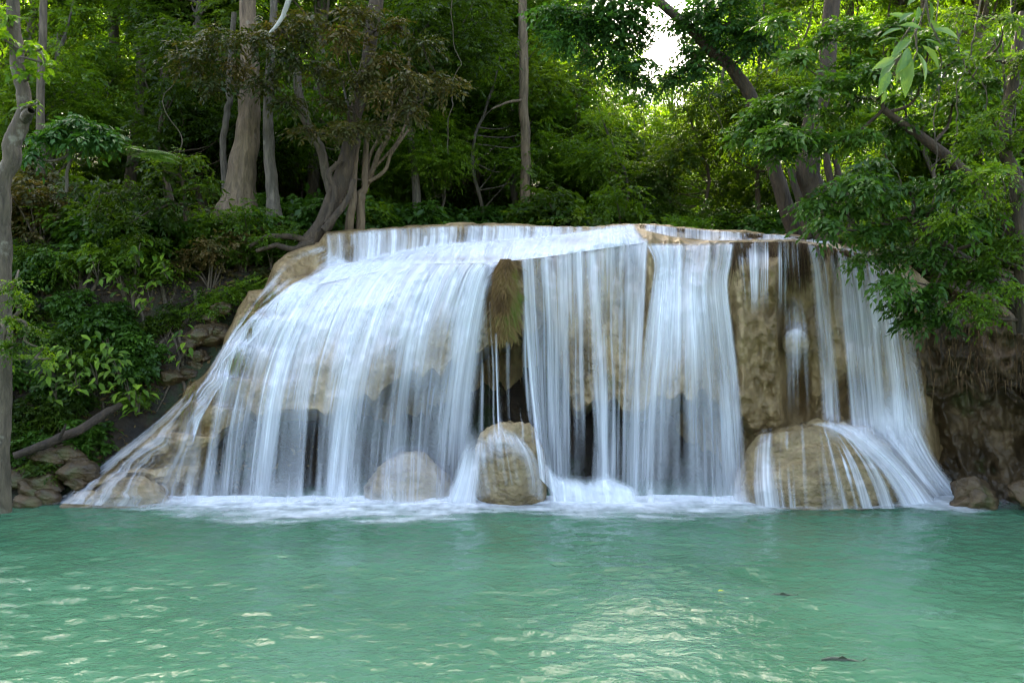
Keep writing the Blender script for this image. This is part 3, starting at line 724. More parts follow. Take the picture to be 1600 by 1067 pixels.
flow('trickle', 'sheer film of water running down the face of the broad right boulder', [
     (0, [(1175, 672), (1170, 710), (1168, 750), (1172, 792)]), (.5, [(1275, 658), (1280, 700), (1285, 745), (1290, 794)]), (1, [(1320, 672), (1362, 715), (1385, 750), (1402, 794)])],
     lambda u, t, px, py: .12 + .15 * np.exp(-((u - .1) / .1) ** 2) + .3 * smooth(.75, 1, u) + .1 * t, 130, 60, 1, streak=.95, sfreq=8, edge=(.05, .05), ends=(.15, 0), seed=13)
flow('waterfall', 'dense white stream striking the left side of the tall pale boulder', [
     (0, [(733, 640), (722, 690), (708, 740), (684, 796)]), (1, [(757, 640), (754, 690), (752, 740), (748, 796)])],
     lambda u, t, px, py: -.25 + 1.15 * smooth(0, .75, t), 60, 60, 3, streak=.6, sfreq=6, edge=(.3, .25), ends=(.3, 0), seed=14, dmax=16.0)
flow('trickle', 'sparse threads of water in front of the dark recess under the mossy tuft', [
     (0, [(752, 470), (750, 560), (746, 640), (742, 720)]), (1, [(826, 470), (828, 560), (834, 640), (838, 720)])],
     lambda u, t, px, py: .16 + 0 * u, 70, 60, 1, streak=1.1, sfreq=8, edge=(.1, .1), ends=(.3, .2), seed=20, dmax=16.75)
flow('trickle', 'single thin thread of water dropping from the mossy tuft', [
     (0, [(772, 520), (774, 580), (776, 640), (777, 690)]), (1, [(778, 520), (778, 580), (780, 640), (783, 690)])],
     lambda u, t, px, py: .62 + 0 * u, 10, 60, 1, streak=.5, edge=(.5, .5), ends=(.5, .2), seed=15, dmax=16.6)
flow('trickle', 'sheer film of water wetting the top of the tall pale boulder', [
     (0, [(742, 690), (738, 720), (738, 750), (742, 790)]), (.5, [(780, 664), (788, 690), (795, 730), (800, 760)]), (1, [(815, 680), (840, 715), (850, 745), (852, 790)])],
     lambda u, t, px, py: .42 - .5 * smooth(.25, .6, t) * np.exp(-((u - .5) / .35) ** 2) + .15 * smooth(.8, 1, u), 70, 50, 2, streak=.5, sfreq=7, edge=(.1, .1), ends=(.15, .1), seed=16)
flow('splash', 'white churning surge between the tall boulder and the bulging fall', [
     (0, [(838, 705), (848, 735), (854, 765), (858, 797)]), (.2, [(872, 738), (874, 752), (876, 772), (878, 799)]), (.45, [(915, 744), (918, 760), (920, 775), (922, 799)]),
     (.7, [(950, 738), (955, 755), (958, 772), (960, 799)]), (1, [(1005, 765), (1005, 772), (1005, 782), (1005, 797)])],
     lambda u, t, px, py: .35 + .6 * smooth(0, .5, t), 110, 40, 3, mat=WATER_SOFT, streak=.45, sfreq=3, lump=.3, edge=(.12, .15), ends=(.3, 0), seed=17, dmax=15.95, cat='splash')
xs = [255, 330, 400, 470, 540, 620, 690]
flow('splash', 'misty white splash along the foot of the broad left cascade', [((x - 255) / 435, [(x, 738), (x, 765), (x - 2, 785), (x - 4, 800)]) for x in xs],
     lambda u, t, px, py: .0 + .9 * t ** 1.6 - .35 * g2(px, py, 640, 760, 50, 30), 170, 36, 3, mat=WATER_SOFT, streak=.5, sfreq=2.5, lump=.3, edge=(.1, .1), ends=(.3, 0), seed=18, dmax=15.95, cat='splash')
xs = [985, 1040, 1090, 1140, 1185]
flow('splash', 'misty white splash along the foot of the bulging fall', [((x - 985) / 200, [(x, 748), (x, 768), (x, 785), (x, 800)]) for x in xs],
     lambda u, t, px, py: .0 + .85 * t ** 1.8, 90, 36, 3, mat=WATER_SOFT, streak=.5, sfreq=2.5, lump=.25, edge=(.12, .15), ends=(.3, 0), seed=19, dmax=15.95, cat='splash')

# foam lying on the pool along the foot of the falls
def build_foam():
    px = np.linspace(60, 1590, 520); v = np.linspace(0, 1, 40)[:, None]
    out = np.interp(px, [60, 180, 300, 420, 700, 760, 850, 900, 1000, 1150, 1230, 1400, 1480, 1590], [.1, .25, .8, 1.3, 1.15, .7, .6, 1.0, 1.1, .8, .35, .4, .8, .3])
    D1 = 16.35; D = D1 - v * (out[None] * 1.45 + .8)
    x = (px[None] - 800) / FPX * 15.6 + 0 * v
    n = fbm(x * 2.2, D * 5, 0, 71, 4)
    st = np.interp(px, [60, 200, 300, 1180, 1240, 1400, 1430, 1520, 1590], [.2, .45, .95, .95, .5, .5, .8, .6, .2])
    dens = np.clip((1.15 - v * 1.15 + (n - .5) * 1.0 * smooth(0, .3, v)) * st[None], 0, 1) * smooth(1, .8, v)
    z = .035 + .07 * np.clip(1 - v * 1.6, 0, 1) * n + (fbm(x * 7, D * 7, 0, 73, 3) - .5) * .03
    o = make_obj('foam', np.stack([x, D, z], -1), grid_faces(40, 520), WATER_SOFT, None, {'dens': dens}, np.stack([x, D * 2], -1))
    tag(o, 'white foam drifting on the pool along the foot of the falls', 'foam', kind='stuff')
build_foam()

# ------------------------------------------------------------------ moss tuft and root fringes
def strands(geo, pts, lens, rng, width=.006, spread=.12, out=.25, k=5, tint=None):
    """hanging strands: each a narrow ribbon bending outward and down"""
    N = len(pts)
    az = rng.normal(size=N) * .7 - math.pi / 2
    o = np.stack([np.cos(az), np.sin(az), np.zeros(N)], -1)
    t = np.linspace(0, 1, k)
    c = pts[:, None] + o[:, None] * (out * lens[:, None] * np.sqrt(t)[None])[..., None] * .5 + np.array([0, 0, -1.0]) * (lens[:, None] * (t ** 1.25)[None])[..., None]
    c = c + rng.normal(size=(N, 1, 3)) * spread * (t[None, :, None] ** 1.2) * lens[:, None, None]
    sd = np.stack([-np.sin(az), np.cos(az), rng.normal(size=N) * .3], -1)
    w = (width * (1 - .75 * t))[None, :, None] * (0.6 + .8 * rng.random((N, 1, 1)))
    V = np.stack([c - sd[:, None] * w, c + sd[:, None] * w], 2).reshape(N, k * 2, 3)
    b = np.arange(N)[:, None] * k * 2
    f = np.concatenate([b + np.array([[2 * i, 2 * i + 1, 2 * i + 3, 2 * i + 2]]) for i in range(k - 1)])
    geo.add(V, f, np.repeat(tint if tint is not None else np.clip(rng.random(N) * .8 + (pts[:, 0] * 1.7 % .25), 0, 1), k * 2))

rng = np.random.default_rng(5)
g = Geo(); N = 6500
q = rng.random(N)
py = 404 + 122 * q ** 1.05; hw = np.interp(py, [404, 430, 480, 520, 530], [9, 17, 23, 22, 14])
px = 790 - .035 * (py - 404) + hw * (rng.random(N) * 2 - 1) * (.8 + .5 * vnoise(py / 14., 0, 0, 3))
bul = 1 - ((px - (790 - .035 * (py - 404))) / (hw + 1)) ** 2
strands(g, P(px, py, 16.95 - .32 * bul * np.interp(py, [404, 450, 530], [.4, 1, .9])), .05 + .16 * rng.random(N) ** 1.5, rng, width=.0075, spread=.5, out=.6, tint=np.clip(.35 * rng.random(N) + 1.0 * vnoise(px / 9., py / 17., 0, 4) * (.6 + .4 * rng.random(N)) - .1 + (px - 788) / 75, 0, 1))
mo = g.build('moss_tuft', MOSS, None, 'tint')
g2_ = Geo()
xs = np.array([[779 - .0 * t, 0, 0] for t in range(2)])
me = boulder('moss_core', P(786, 460, 17.12), (.2, .16, .62), 12, ROOTS, (30, 36), .3); me.parent = mo
tag(mo, 'long hanging tuft of brown and green moss in the middle of the falls', 'moss')

def fringe(pxs, n, lmin, lmax, label, seed, yo=0, d=-.06, mat=None, col='root_fringe'):
    r = np.random.default_rng(seed); g = Geo()
    px = np.interp(r.random(n), np.linspace(0, 1, len(pxs)), pxs)
    py = np.interp(px, _cx, _cp[:, 4]) + yo + r.random(n) * 6
    keep = vnoise(px / 14., 0, 0, seed) > .28
    px, py = px[keep], py[keep]
    D = np.minimum(depth_cliff(px, py), depth_cliff(px, py + 14)) + d
    ln = (lmin + (lmax - lmin) * r.random(len(px)) ** 2 * (.4 + 1.2 * vnoise(px / 9., 5, 0, seed)))
    strands(g, P(px, py, D), ln, r, width=.007, spread=.1, out=.2)
    tag(g.build(col, mat or ROOTS, None, 'tint'), label, 'roots')
fringe([1140, 1200, 1262], 4200, .12, .8, 'brown root fringe hanging from the lip right of centre', 1)
fringe([1255, 1320, 1345], 700, .06, .3, 'sparse brown root fringe on the far right lip', 2)
r = np.random.default_rng(77)
for lab, c0, c1, n, ln in (('reddish brown grass clump on the upper left ledge of the cliff', (380, 505), (430, 458), 900, .3), ('brown grass strip along the left edge where the veil begins', (290, 640), (305, 600), 500, .28),
                      ('thin brown grass streak in the left cascade', (362, 580), (372, 545), 250, .25)):
    g = Geo(); t = r.random(n)
    px = c0[0] + (c1[0] - c0[0]) * t + r.normal(size=n) * 5; py = c0[1] + (c1[1] - c0[1]) * t + r.normal(size=n) * 5
    strands(g, P(px, py, depth_cliff(px, py) - .1), ln * (.5 + r.random(n)), r, width=.006, out=.6)
    tag(g.build('grass_clump', MOSS, None, 'tint'), lab, 'grass')
g = Geo(); n = 1500
px = 1000 + 260 * r.random(n); py = RIM(px) + r.random(n) * 5
strands(g, P(px, py, depth_cliff(px, py) - .08), .05 + .2 * r.random(n) ** 2, r, width=.008, out=.3)
tag(g.build('root_fringe', ROOTS, None, 'tint'), 'brown root fringe along the upper rim toward the right', 'roots')
g = Geo(); n = 500
px = 1440 + 170 * r.random(n); py = 470 + 130 * r.random(n)
strands(g, P(px, py, np.interp(px, [1415, 1480, 1540, 1600, 1680], [17.2, 16.75, 16.35, 15.9, 15.1]) - .35), .1 + .35 * r.random(n) ** 2, r, width=.006, out=.25)
tag(g.build('root_fringe', ROOTS, None, 'tint'), 'dark root fringe over the right rock wall under the shrubs', 'roots')

# ------------------------------------------------------------------ forest: prototypes, then copies
R_ = np.random.default_rng(2024)
def tree_proto(name, H, crown_z, cr, nclump, twigs, K, L, mat, bark, seed, r0=.16, lean=.3, clr=(.8, 1.3), label='', group='', w=.2, droop=.25, flat=.65):
    rg = np.random.default_rng(seed)
    root = empty(name, (0, 0, 0), label, 'tree', group)
    tr = Geo()
    top = np.array([rg.normal() * lean, rg.normal() * lean, H])
    mid = np.array([rg.normal() * lean, rg.normal() * lean, H * .5])
    c = tr.tube([(0, 0, -.4), mid * [.5, .5, .4], mid, (mid + top) / 2 + [lean * .3, 0, 0], top], [r0 * 1.35, r0, r0 * .85, r0 * .6, r0 * .25], seg=10, n=30, seed=seed, wig=.3)
    d = norm(rg.normal(size=(nclump, 3))); rad = rg.random(nclump) ** .4
    cc = d * rad[:, None] * np.asarray(cr) * .85 + [top[0] * .6, top[1] * .6, crown_z]
    cl = rg.uniform(clr[0], clr[1], nclump)
    for q in range(nclump):
        k = int(np.clip((cc[q, 2] - cl[q] * .6) / H, .2, .95) * (len(c) - 1) * .92)
        a = c[k]; m = (a + cc[q]) / 2 + [0, 0, -.15] + rg.normal(size=3) * .2
        tr.tube([a, m, cc[q]], [r0 * .38, r0 * .22, r0 * .08], seg=6, n=9, seed=seed + q, wig=.15)
    tr.build('trunk', bark, root)
    cg = Geo(); clump_leaves(cg, cc, cl, twigs, K, L, rg, flat=flat, droop=droop, w=w)
    cg.build('crown', mat, root, 'tint')
    return root

GL = {'c': ('tall leafy green tree in the dense forest wall behind the waterfall', 'forest trees behind the waterfall')}
PROT = []
def proto(*a, **k):
    t = tree_proto(*a, **k); PROT.append(t); return t
pa = proto('forest_tree', 14, 9.6, (2.6, 2.6, 4.4), 26, 62, 11, .17, LF_MID, BARK_BROWN, 1, r0=.16)
pb = proto('forest_tree', 11, 7.2, (2.5, 2.5, 3.6), 22, 66, 11, .16, LF_DARK, BARK_GREY, 2, r0=.12)
pc = proto('forest_tree', 16, 11.5, (3.0, 3.0, 4.6), 28, 64, 10, .19, LF_LIME, BARK_BROWN, 3, r0=.18)
pd = proto('understory_tree', 6, 3.8, (1.9, 1.9, 2.2), 14, 66, 11, .15, LF_DARK, BARK_DARK, 4, r0=.06, clr=(.6, 1.0))
pe = proto('understory_tree', 5, 3.0, (1.7, 1.7, 1.9), 13, 62, 11, .16, LF_LIME, BARK_BROWN, 5, r0=.05, clr=(.6, .95))
pf = proto('understory_tree', 6.5, 4.2, (2.0, 2.0, 2.4), 15, 62, 12, .14, LF_MID, BARK_GREY, 6, r0=.06, clr=(.6, 1.0))

SKY_GAPS = [(1032, 62, 30)]
pg = proto('forest_tree', 25, 17.5, (4.2, 4.2, 6.5), 46, 62, 10, .22, LF_MID, BARK_BROWN, 7, r0=.21, clr=(1.1, 1.8), lean=.5)
CROWN = {pg: (17.5, 5.2, 7.6), pa: (9.6, 3.4, 5.2), pb: (7.2, 3.2, 4.4), pc: (11.5, 3.8, 5.6), pd: (3.8, 2.5, 3.0), pe: (3.0, 2.3, 2.7), pf: (4.2, 2.6, 3.1)}
used = {}
def zone(px):
    return 'behind the left bank' if px < 480 else 'behind the middle of the falls' if px < 1050 else 'behind the right end of the falls'
def plant(pr, px, D, s, seed, free=False):
    x = (px - 800) / FPX * D; z = float(ground_z(x, D))
    if D > 20 and -4.5 < x < 8 and D < 24.5: z = max(z, 5.0)
    cz, rw, rh = CROWN[pr]
    if pr is pg and abs(px - 1030) < 75: return None
    for gx_, gy_, gr in ([] if free else SKY_GAPS):
        cpx = px; cpy = 533 - (z + cz * s - CAMZ) / D * FPX
        a = (abs(gx_ - cpx)) / (rw * .62 * s / D * FPX + gr); b = abs(gy_ - cpy) / (rh * .75 * s / D * FPX + gr)
        if a * a + b * b < 1: return None
    rz = (seed * 2.399) % 6.283
    kind = {pg: 'tall straight-trunked canopy tree', pa: 'tall mid green forest tree', pb: 'dark green forest tree', pc: 'tall yellow-green backlit forest tree', pd: 'dark green understory tree', pe: 'lime green understory tree', pf: 'mid green understory tree'}[pr]
    lab = f'{kind} {zone(px)}'
    loc = (x, D, z - .1); sc = (s, s, s * (0.92 + .16 * ((seed * .618) % 1)))
    if pr not in used:
        used[pr] = 1; pr.location = [float(q) for q in loc]; pr.rotation_euler = (0, 0, rz); pr.scale = [float(q) for q in sc]; pr['label'] = lab; pr['group'] = f'{kind}s {zone(px)}'
        return pr
    return dup(pr, loc, rz, sc, lab, f'{kind}s {zone(px)}')

k = 0
for D0, D1, n, opts in ((22.5, 25.5, 15, (pd, pf, pd, pb, pf)), (26, 30, 20, (pb, pa, pd, pf, pe)), (31, 37, 24, (pa, pc, pb, pe, pc)), (38, 46, 24, (pa, pc, pc, pe)), (48, 62, 28, (pc, pa, pc)), (63, 95, 40, (pc, pa, pc, pc))):
    for i in range(n):
        px = -180 + 1960 * (i + .5 + R_.uniform(-.4, .4)) / n; D = R_.uniform(D0, D1); k += 1
        plant(opts[int(R_.integers(len(opts)))], px, D, R_.uniform(.85, 1.2), k)
for i in range(12):
    k += 1; plant(pg, -260 + 2120 * (i + R_.uniform(.2, .8)) / 12, R_.uniform(25.5, 36), R_.uniform(.9, 1.15), k)
for i in range(9):                                                 # low crowns under the gap of sky
    k += 1; plant((pe, pf, pc)[i % 3], 920 + 260 * i / 9, R_.uniform(31, 37), (1.05, 1.1, .55)[i % 3], k)
for i in range(18):
    D = 40 + (i * 7 % 5) * 4; px = 880 + 300 * i / 17; H = (533 - 118 - 25 * R_.random()) / FPX * D + CAMZ - float(ground_z((px - 800) / FPX * D, D))
    k += 1; plant((pc, pa)[i % 2], px, D, H / (17.0, 14.6)[i % 2], k, True)
for i in range(34):
    k += 1; plant((pc, pa, pe, pb)[i % 4], 240 + 980 * (i + R_.uniform(.1, .9)) / 34, R_.uniform(27, 40), (.62, .66, 1.25, .7)[i % 4] * R_.uniform(.9, 1.1), k)
for i in range(16):
    k += 1; plant((pd, pf, pe, pf)[i % 4], 540 + 200 * (i + R_.random()) / 16, R_.uniform(25.5, 38), R_.uniform(.8, 1.15), k)
# understory along the plateau edge
for i in range(60):
    k += 1; plant((pd, pf, pe, pd, pe, pf)[i % 6], -60 + 1720 * (i + R_.uniform(.2, .8)) / 60, R_.uniform(24, 29) if i % 2 else R_.uniform(30, 44), R_.uniform(.55, .85) * (1.4 if i % 2 == 0 else 1), k)

# ------------------------------------------------------------------ shrubs
def shrub_proto(name, seed, mat, L, n=9, r=.75, h=1.1, K=9, twigs=34, w=.22, droop=.3, hi=False, cat='shrub'):
    rg = np.random.default_rng(seed); root = empty(name, (0, 0, 0), 'x', cat)
    wood = Geo(); cg = Geo()
    cc = norm(rg.normal(size=(n, 3))) * [r, r, h * .5] * rg.random((n, 1)) ** .4 + [0, 0, h * .6]
    for q in range(n):
        wood.tube([(rg.normal() * .06, rg.normal() * .06, -.25), cc[q] * [.45, .45, .55], cc[q]], [.025, .018, .006], seg=6, n=8, seed=q, wig=.1)
    wood.build('stem', BARK_BROWN, root)
    clump_leaves(cg, cc, rg.uniform(.3, .5, n) * r / .75, twigs, K, L, rg, flat=.7, droop=droop, w=w, twig_len=.3, hi=hi)
    cg.build('foliage', mat, root, 'tint')
    return root
sh = [shrub_proto('shrub', 11, LF_DARK, .13), shrub_proto('shrub', 12, LF_MID, .10, K=11), shrub_proto('shrub', 13, LF_GLOSS, .16, K=8, w=.24), shrub_proto('shrub', 14, LF_BRONZE, .12), shrub_proto('shrub', 15, LF_LIME, .11)]
SHK = ['dark green small-leaved shrub', 'mid green fine-leaved shrub', 'glossy large-leaved green shrub', 'bronze-tinted shrub', 'light green shrub']
su = set()
def put_shrub(i, x, y, s, where, seed, dz=0):
    z = float(ground_z(x, y)) + dz
    lab, grp = f'{SHK[i]} {where}', f'{SHK[i]}s {where}'
    loc = (x, y, z); rz = seed * 1.7 % 6.28; sc = (s, s, s * (0.85 + .3 * ((seed * .618) % 1)))
    if i not in su:
        su.add(i); o = sh[i]; o.location = [float(q) for q in loc]; o.rotation_euler = (0, 0, rz); o.scale = [float(q) for q in sc]; o['label'] = lab; o['group'] = grp
        return o
    return dup(sh[i], loc, rz, sc, lab, grp)
k = 0
for i in range(64):                                                # the left bank
    k += 1
    y = R_.uniform(17.4, 22.5); lo = -y * .64; hi = np.interp(y, [17, 18.4, 19.5, 21, 23], [-7.6, -6.5, -5.4, -5.0, -4.6])
    x = R_.uniform(lo, hi); low = y < 18.6
    put_shrub(int(R_.choice([0, 0, 1, 2, 2, 3, 1])), x, y, R_.uniform(.7, 1.25) * (.75 if low else 1), 'on the steep left bank', k)
for i in range(32):
    k += 1
    y = R_.uniform(16.3, 18.6); hi = np.interp(y, [16.2, 17, 18, 18.6], [-8.0, -7.6, -6.9, -6.4]); x = R_.uniform(-y * .62, hi)
    put_shrub(int(R_.choice([0, 0, 1, 2, 2])), x, y, R_.uniform(.4, .75), 'low on the left bank', k)
for i in range(12):
    k += 1; D = R_.uniform(18.7, 20.2); px = R_.uniform(330, 470) - (20.2 - D) * 45; put_shrub(int(R_.choice([0, 1, 3, 1])), (px - 800) / FPX * D, D, R_.uniform(.5, .85), 'around the roots above the left edge of the falls', k)
for i in range(34):                                                # along the plateau behind the rim
    k += 1
    px = 400 + 880 * (i + R_.random()) / 34; D = R_.uniform(22.5, 24.5)
    put_shrub(int(R_.choice([0, 1, 2, 0, 4])), (px - 800) / FPX * D, D, R_.uniform(.8, 1.5), 'behind the top rim of the falls', k, max(0, 5.0 - float(ground_z((px - 800) / FPX * D, D))))
for i in range(10):
    k += 1; D = R_.uniform(17.2, 18.4); put_shrub(int(R_.choice([0, 1, 2])), (1385 + 11 * i - 800) / FPX * D, D, R_.uniform(.7, 1.0), 'over the right end of the lip', k, max(0, float(P(1400, 408, D)[2] - ground_z((1385 + 11 * i - 800) / FPX * D, D))))
for i in range(26):                                                # the right bank behind the overhanging boughs
    k += 1
    y = R_.uniform(17.6, 21.5); x = R_.uniform(7.6 + (21 - y) * .1, y * .66)
    put_shrub(int(R_.choice([0, 0, 2, 1])), x, y, R_.uniform(.9, 1.5), 'on the right bank', k)

# ------------------------------------------------------------------ individual trees
def px_path(pts): return [tuple(P(*p)) for p in pts]
def tree(name, label, trunk, bark, boughs=(), clumps=(), mat=None, seed=0, twigs=40, K=10, L=.13, radii=None, seg=14, wig=.12, ridges=0, extra=(), flat=.6, droop=.3, bias=(0, 0, 0), w=.2, hi=False, tw_len=.4, cat='tree', group=None, rough=.12):
    """trunk: [(px, py, D, radius_in_px)]; clumps: [(px, py, D, radius_m)], each joined by a limb to the trunk"""
    rg = np.random.default_rng(seed)
    pts = np.array(px_path([t[:3] for t in trunk])); rad = [t[3] / FPX * t[2] for t in trunk]
    root = empty(name, pts[0] if pts[0][2] < pts[-1][2] else pts[-1], label, cat, group)
    o = np.array(root.location)
    g = Geo(); c = g.tube(pts - o, rad, seg=seg, n=max(24, 8 * len(pts)), seed=seed, wig=wig, ridges=ridges, rough=rough)
    for e in extra:
        ep = np.array(px_path([t[:3] for t in e])); g.tube(ep - o, [t[3] / FPX * t[2] for t in e], seg=8, n=6 * len(e), seed=seed + 3, wig=.08)
    if len(clumps):
        cc = np.array([P(*q[:3]) for q in clumps]) - o; cr = np.array([q[3] for q in clumps])
        nodes = [p for p in c]; lev = [0] * len(c); left = list(range(len(cc)))      # each limb grows from the nearest limb or trunk point
        while left:
            A = np.array(nodes); best = None
            for q in left:
                dd = np.linalg.norm(A - cc[q], axis=1) + np.array(lev) * .12 + np.maximum(0, A[:, 2] - cc[q, 2]) * .3
                j = int(dd.argmin())
                if best is None or dd[j] < best[0]: best = (dd[j], q, j)
            _, q, j = best; left.remove(q); a = np.array(nodes[j]); r = .034 * .72 ** lev[j]
            m = (a + cc[q]) / 2 + [0, 0, -.05] + rg.normal(size=3) * .1
            g.tube([a, m, cc[q]], [r, r * .75, r * .5], seg=6, n=10, seed=q, wig=.1)
            nodes += [(a + m) / 2, m, (m + cc[q]) / 2, cc[q]]; lev += [lev[j] + 1] * 4
    g.build('trunk', bark, root)
    if len(clumps):
        lg = Geo(); clump_leaves(lg, cc, cr, twigs, K, L, rg, flat=flat, droop=droop, bias=bias, w=w, hi=hi, twig_len=tw_len)
        lg.build('crown', mat, root, 'tint')
    return root

# pale trunk at the far left, its tufts of light leaves
tree('leaning_tree', 'pale lichen-barked tree with a kinked trunk at the far left edge over the pool', [(4, 800, 13.2, 14), (4, 650, 13.2, 12), (3, 420, 13.2, 11), (8, 290, 13.2, 13), (22, 225, 13.2, 14), (37, 180, 13.2, 12), (31, 120, 13.2, 10), (22, 40, 13.2, 9.5), (14, -60, 13.2, 9)],
     BARK_PALE, clumps=[(10, 25, 13.0, .22), (52, 70, 12.9, .16), (38, 110, 12.8, .18), (60, 160, 12.9, .12), (2, 60, 13, .25), (70, 100, 12.9, .1)], mat=LF_LIME, seed=21, twigs=7, K=6, L=.13, w=.26, hi=True, tw_len=.25,
     extra=[[(40, 185, 13.15, 9), (46, 178, 12.95, 8), (49, 172, 12.85, 6)]])
tree('slender_tree', 'dark slender trunk behind the pale tree at the left', [(67, 430, 20.6, 8), (66, 330, 20.6, 7), (65, 140, 20.6, 6), (68, 0, 20.6, 5.5), (70, -80, 20.6, 5)], BARK_BROWN, seed=22)
tree('buttressed_tree', 'big brown tree with flared base on the bank left of the falls', [(366, 430, 21, 46), (367, 372, 21, 36), (370, 335, 21, 28), (377, 300, 21, 22), (385, 220, 21, 17), (391, 150, 21, 14.5), (388, 60, 21, 13), (384, -60, 21, 11)], BARK_TAN, seed=23, seg=36, ridges=9, rough=.2, wig=.1,
     extra=[[(350, 330, 20.9, 14), (335, 350, 20.7, 10), (322, 362, 20.5, 5)], [(385, 330, 20.8, 12), (400, 352, 20.5, 8), (420, 362, 20.3, 4)]])
tree('slender_tree', 'mottled thin trunk just left of the big flared tree', [(352, 300, 21.5, 5), (350, 220, 21.5, 5), (356, 170, 21.5, 5), (358, 130, 21.5, 4.5), (366, 20, 21.5, 4)], BARK_GREY, seed=24)
tree('slender_tree', 'grey vine-wrapped trunk between the flared tree and the gnarled tree', [(428, 352, 20.6, 12), (426, 300, 20.6, 9), (421, 230, 20.6, 8), (420, 165, 20.6, 7), (426, 60, 20.6, 6), (430, -40, 20.6, 5)], BARK_GREY, seed=25, ridges=5, rough=.25)
tree('bent_tree', 'thin reddish bent trunk left of the gnarled leaning tree', [(522, 330, 20.8, 7), (512, 280, 20.8, 7), (502, 235, 20.8, 7), (480, 188, 20.8, 7), (466, 130, 20.8, 6.5), (462, 90, 20.8, 5)], BARK_BROWN, seed=26)
# gnarled leaning tree with the bronze crown
rg = np.random.default_rng(8)
bz = [(300, 90), (340, 60), (370, 105), (410, 130), (440, 90), (330, 130), (470, 60), (500, 110), (540, 60), (560, 120), (520, 160), (600, 90), (640, 120), (600, 150), (660, 70), (450, 160), (400, 60), (480, 30), (560, 20), (620, 40), (690, 130), (480, 205), (540, 200), (585, 195), (430, 40), (640, 170)]
tree('gnarled_tree', 'gnarled leaning tree with bronze-tinted crown at the left end of the top rim', [(474, 392, 19.6, 12), (505, 348, 20.0, 13), (530, 290, 20.2, 13), (543, 240, 20.3, 12), (556, 180, 20.3, 10), (572, 100, 20.3, 9), (585, 20, 20.3, 11), (600, -60, 20.3, 9)], BARK_DARK,
     clumps=[(a, b, 19.4 + rg.uniform(-.5, .5), rg.uniform(.36, .62)) for a, b in bz[::1]], mat=LF_BRONZE, seed=27, twigs=42, K=9, L=.15, ridges=5, w=.19, droop=.35, flat=.5,
     extra=[[(510, 350, 19.7, 5), (525, 300, 19.9, 5), (515, 270, 19.95, 4.5), (535, 250, 20, 4)], [(505, 360, 19.6, 6), (545, 310, 19.8, 5), (552, 280, 19.9, 4)], [(490, 380, 19.5, 8), (460, 388, 19.3, 5), (430, 384, 19.2, 4), (400, 392, 19.1, 3)], [(480, 376, 19.6, 6), (450, 368, 19.5, 5), (415, 372, 19.4, 4), (390, 384, 19.2, 3)]])
tree('slender_tree', 'pale straight trunk standing on the rim right of the gnarled tree', [(545, 362, 20.6, 7), (552, 300, 20.6, 6), (557, 230, 20.6, 5.5), (558, 150, 20.6, 5)], BARK_TAN, seed=28)
tree('slender_tree', 'short tan trunk beside the pale straight one on the rim', [(563, 362, 20.7, 7), (566, 310, 20.7, 6.5), (568, 285, 20.7, 5), (575, 200, 20.7, 4)], BARK_TAN, seed=29)
tree('branching_tree', 'thin many-stemmed tree spreading its bare branches right of the gnarled tree', [(568, 300, 20.9, 4), (585, 262, 20.9, 4), (605, 210, 20.9, 4), (632, 150, 20.9, 3.5), (640, 90, 20.9, 3)], BARK_TAN, seed=30,
     extra=[[(566, 290, 20.8, 3), (600, 268, 20.7, 3), (612, 240, 20.7, 2.5), (640, 200, 20.8, 2)], [(575, 285, 20.9, 3), (580, 240, 21, 2.5), (610, 180, 21, 2), (612, 120, 21, 2)], [(585, 262, 20.9, 2.5), (622, 220, 20.9, 2.2), (650, 150, 20.9, 2)]])
tree('slender_tree', 'tall straight pale-barked trunk behind the middle of the rim', [(821, 320, 24, 8), (820, 240, 24, 7.5), (818, 160, 24, 7.5), (818, 80, 24, 7), (816, -50, 24, 6)], BARK_TAN, seed=31, extra=[[(818, 155, 24, 2.5), (795, 160, 23.6, 2), (768, 170, 23.2, 1.4)]])
tree('white_branch', 'bare white slender branch slanting over the bronze crown', [(421, 52, 18.6, 2), (438, 32, 18.6, 3.2), (447, 12, 18.6, 4), (458, -20, 18.6, 4.5)], mat_bark('bark_white', (.30, .27, .22), (.60, .56, .48)), seed=32, wig=.02, cat='branch')
# right-hand trunks
tree('leaning_tree', 'big dark trunk leaning up to the left behind the right end of the rim', [(1246, 372, 19.5, 13), (1225, 310, 19.5, 12), (1205, 245, 19.5, 11), (1185, 180, 19.5, 11), (1160, 125, 19.5, 10), (1120, 85, 19.5, 9), (1080, 45, 19.5, 8), (1035, 8, 19.5, 7), (990, -30, 19.5, 6)], BARK_DARK, seed=33,
     clumps=[(1090, 20, 19.2, .5), (1060, 30, 19.4, .3), (1130, 40, 19, .6), (990, 18, 19.2, .6), (950, 40, 19.3, .7), (905, 30, 19.4, .7), (960, -10, 19.3, .7), (880, 60, 19.2, .5), (860, 20, 19.4, .6), (985, 70, 19.3, .42), (972, 112, 19.3, .45), (1078, 78, 19.3, .36), (1096, 108, 19.2, .4), (1012, 128, 19.4, .38), (1052, 122, 19.4, .34), (1000, 45, 19.3, .25), (1004, 96, 19.3, .22), (1072, 104, 19.3, .25), (1066, 50, 19.3, .18), (940, 90, 19.3, .4), (1180, 60, 18.9, .7), (1140, 0, 19, .7)], mat=LF_BLUE, twigs=50, K=10, L=.15, w=.22)
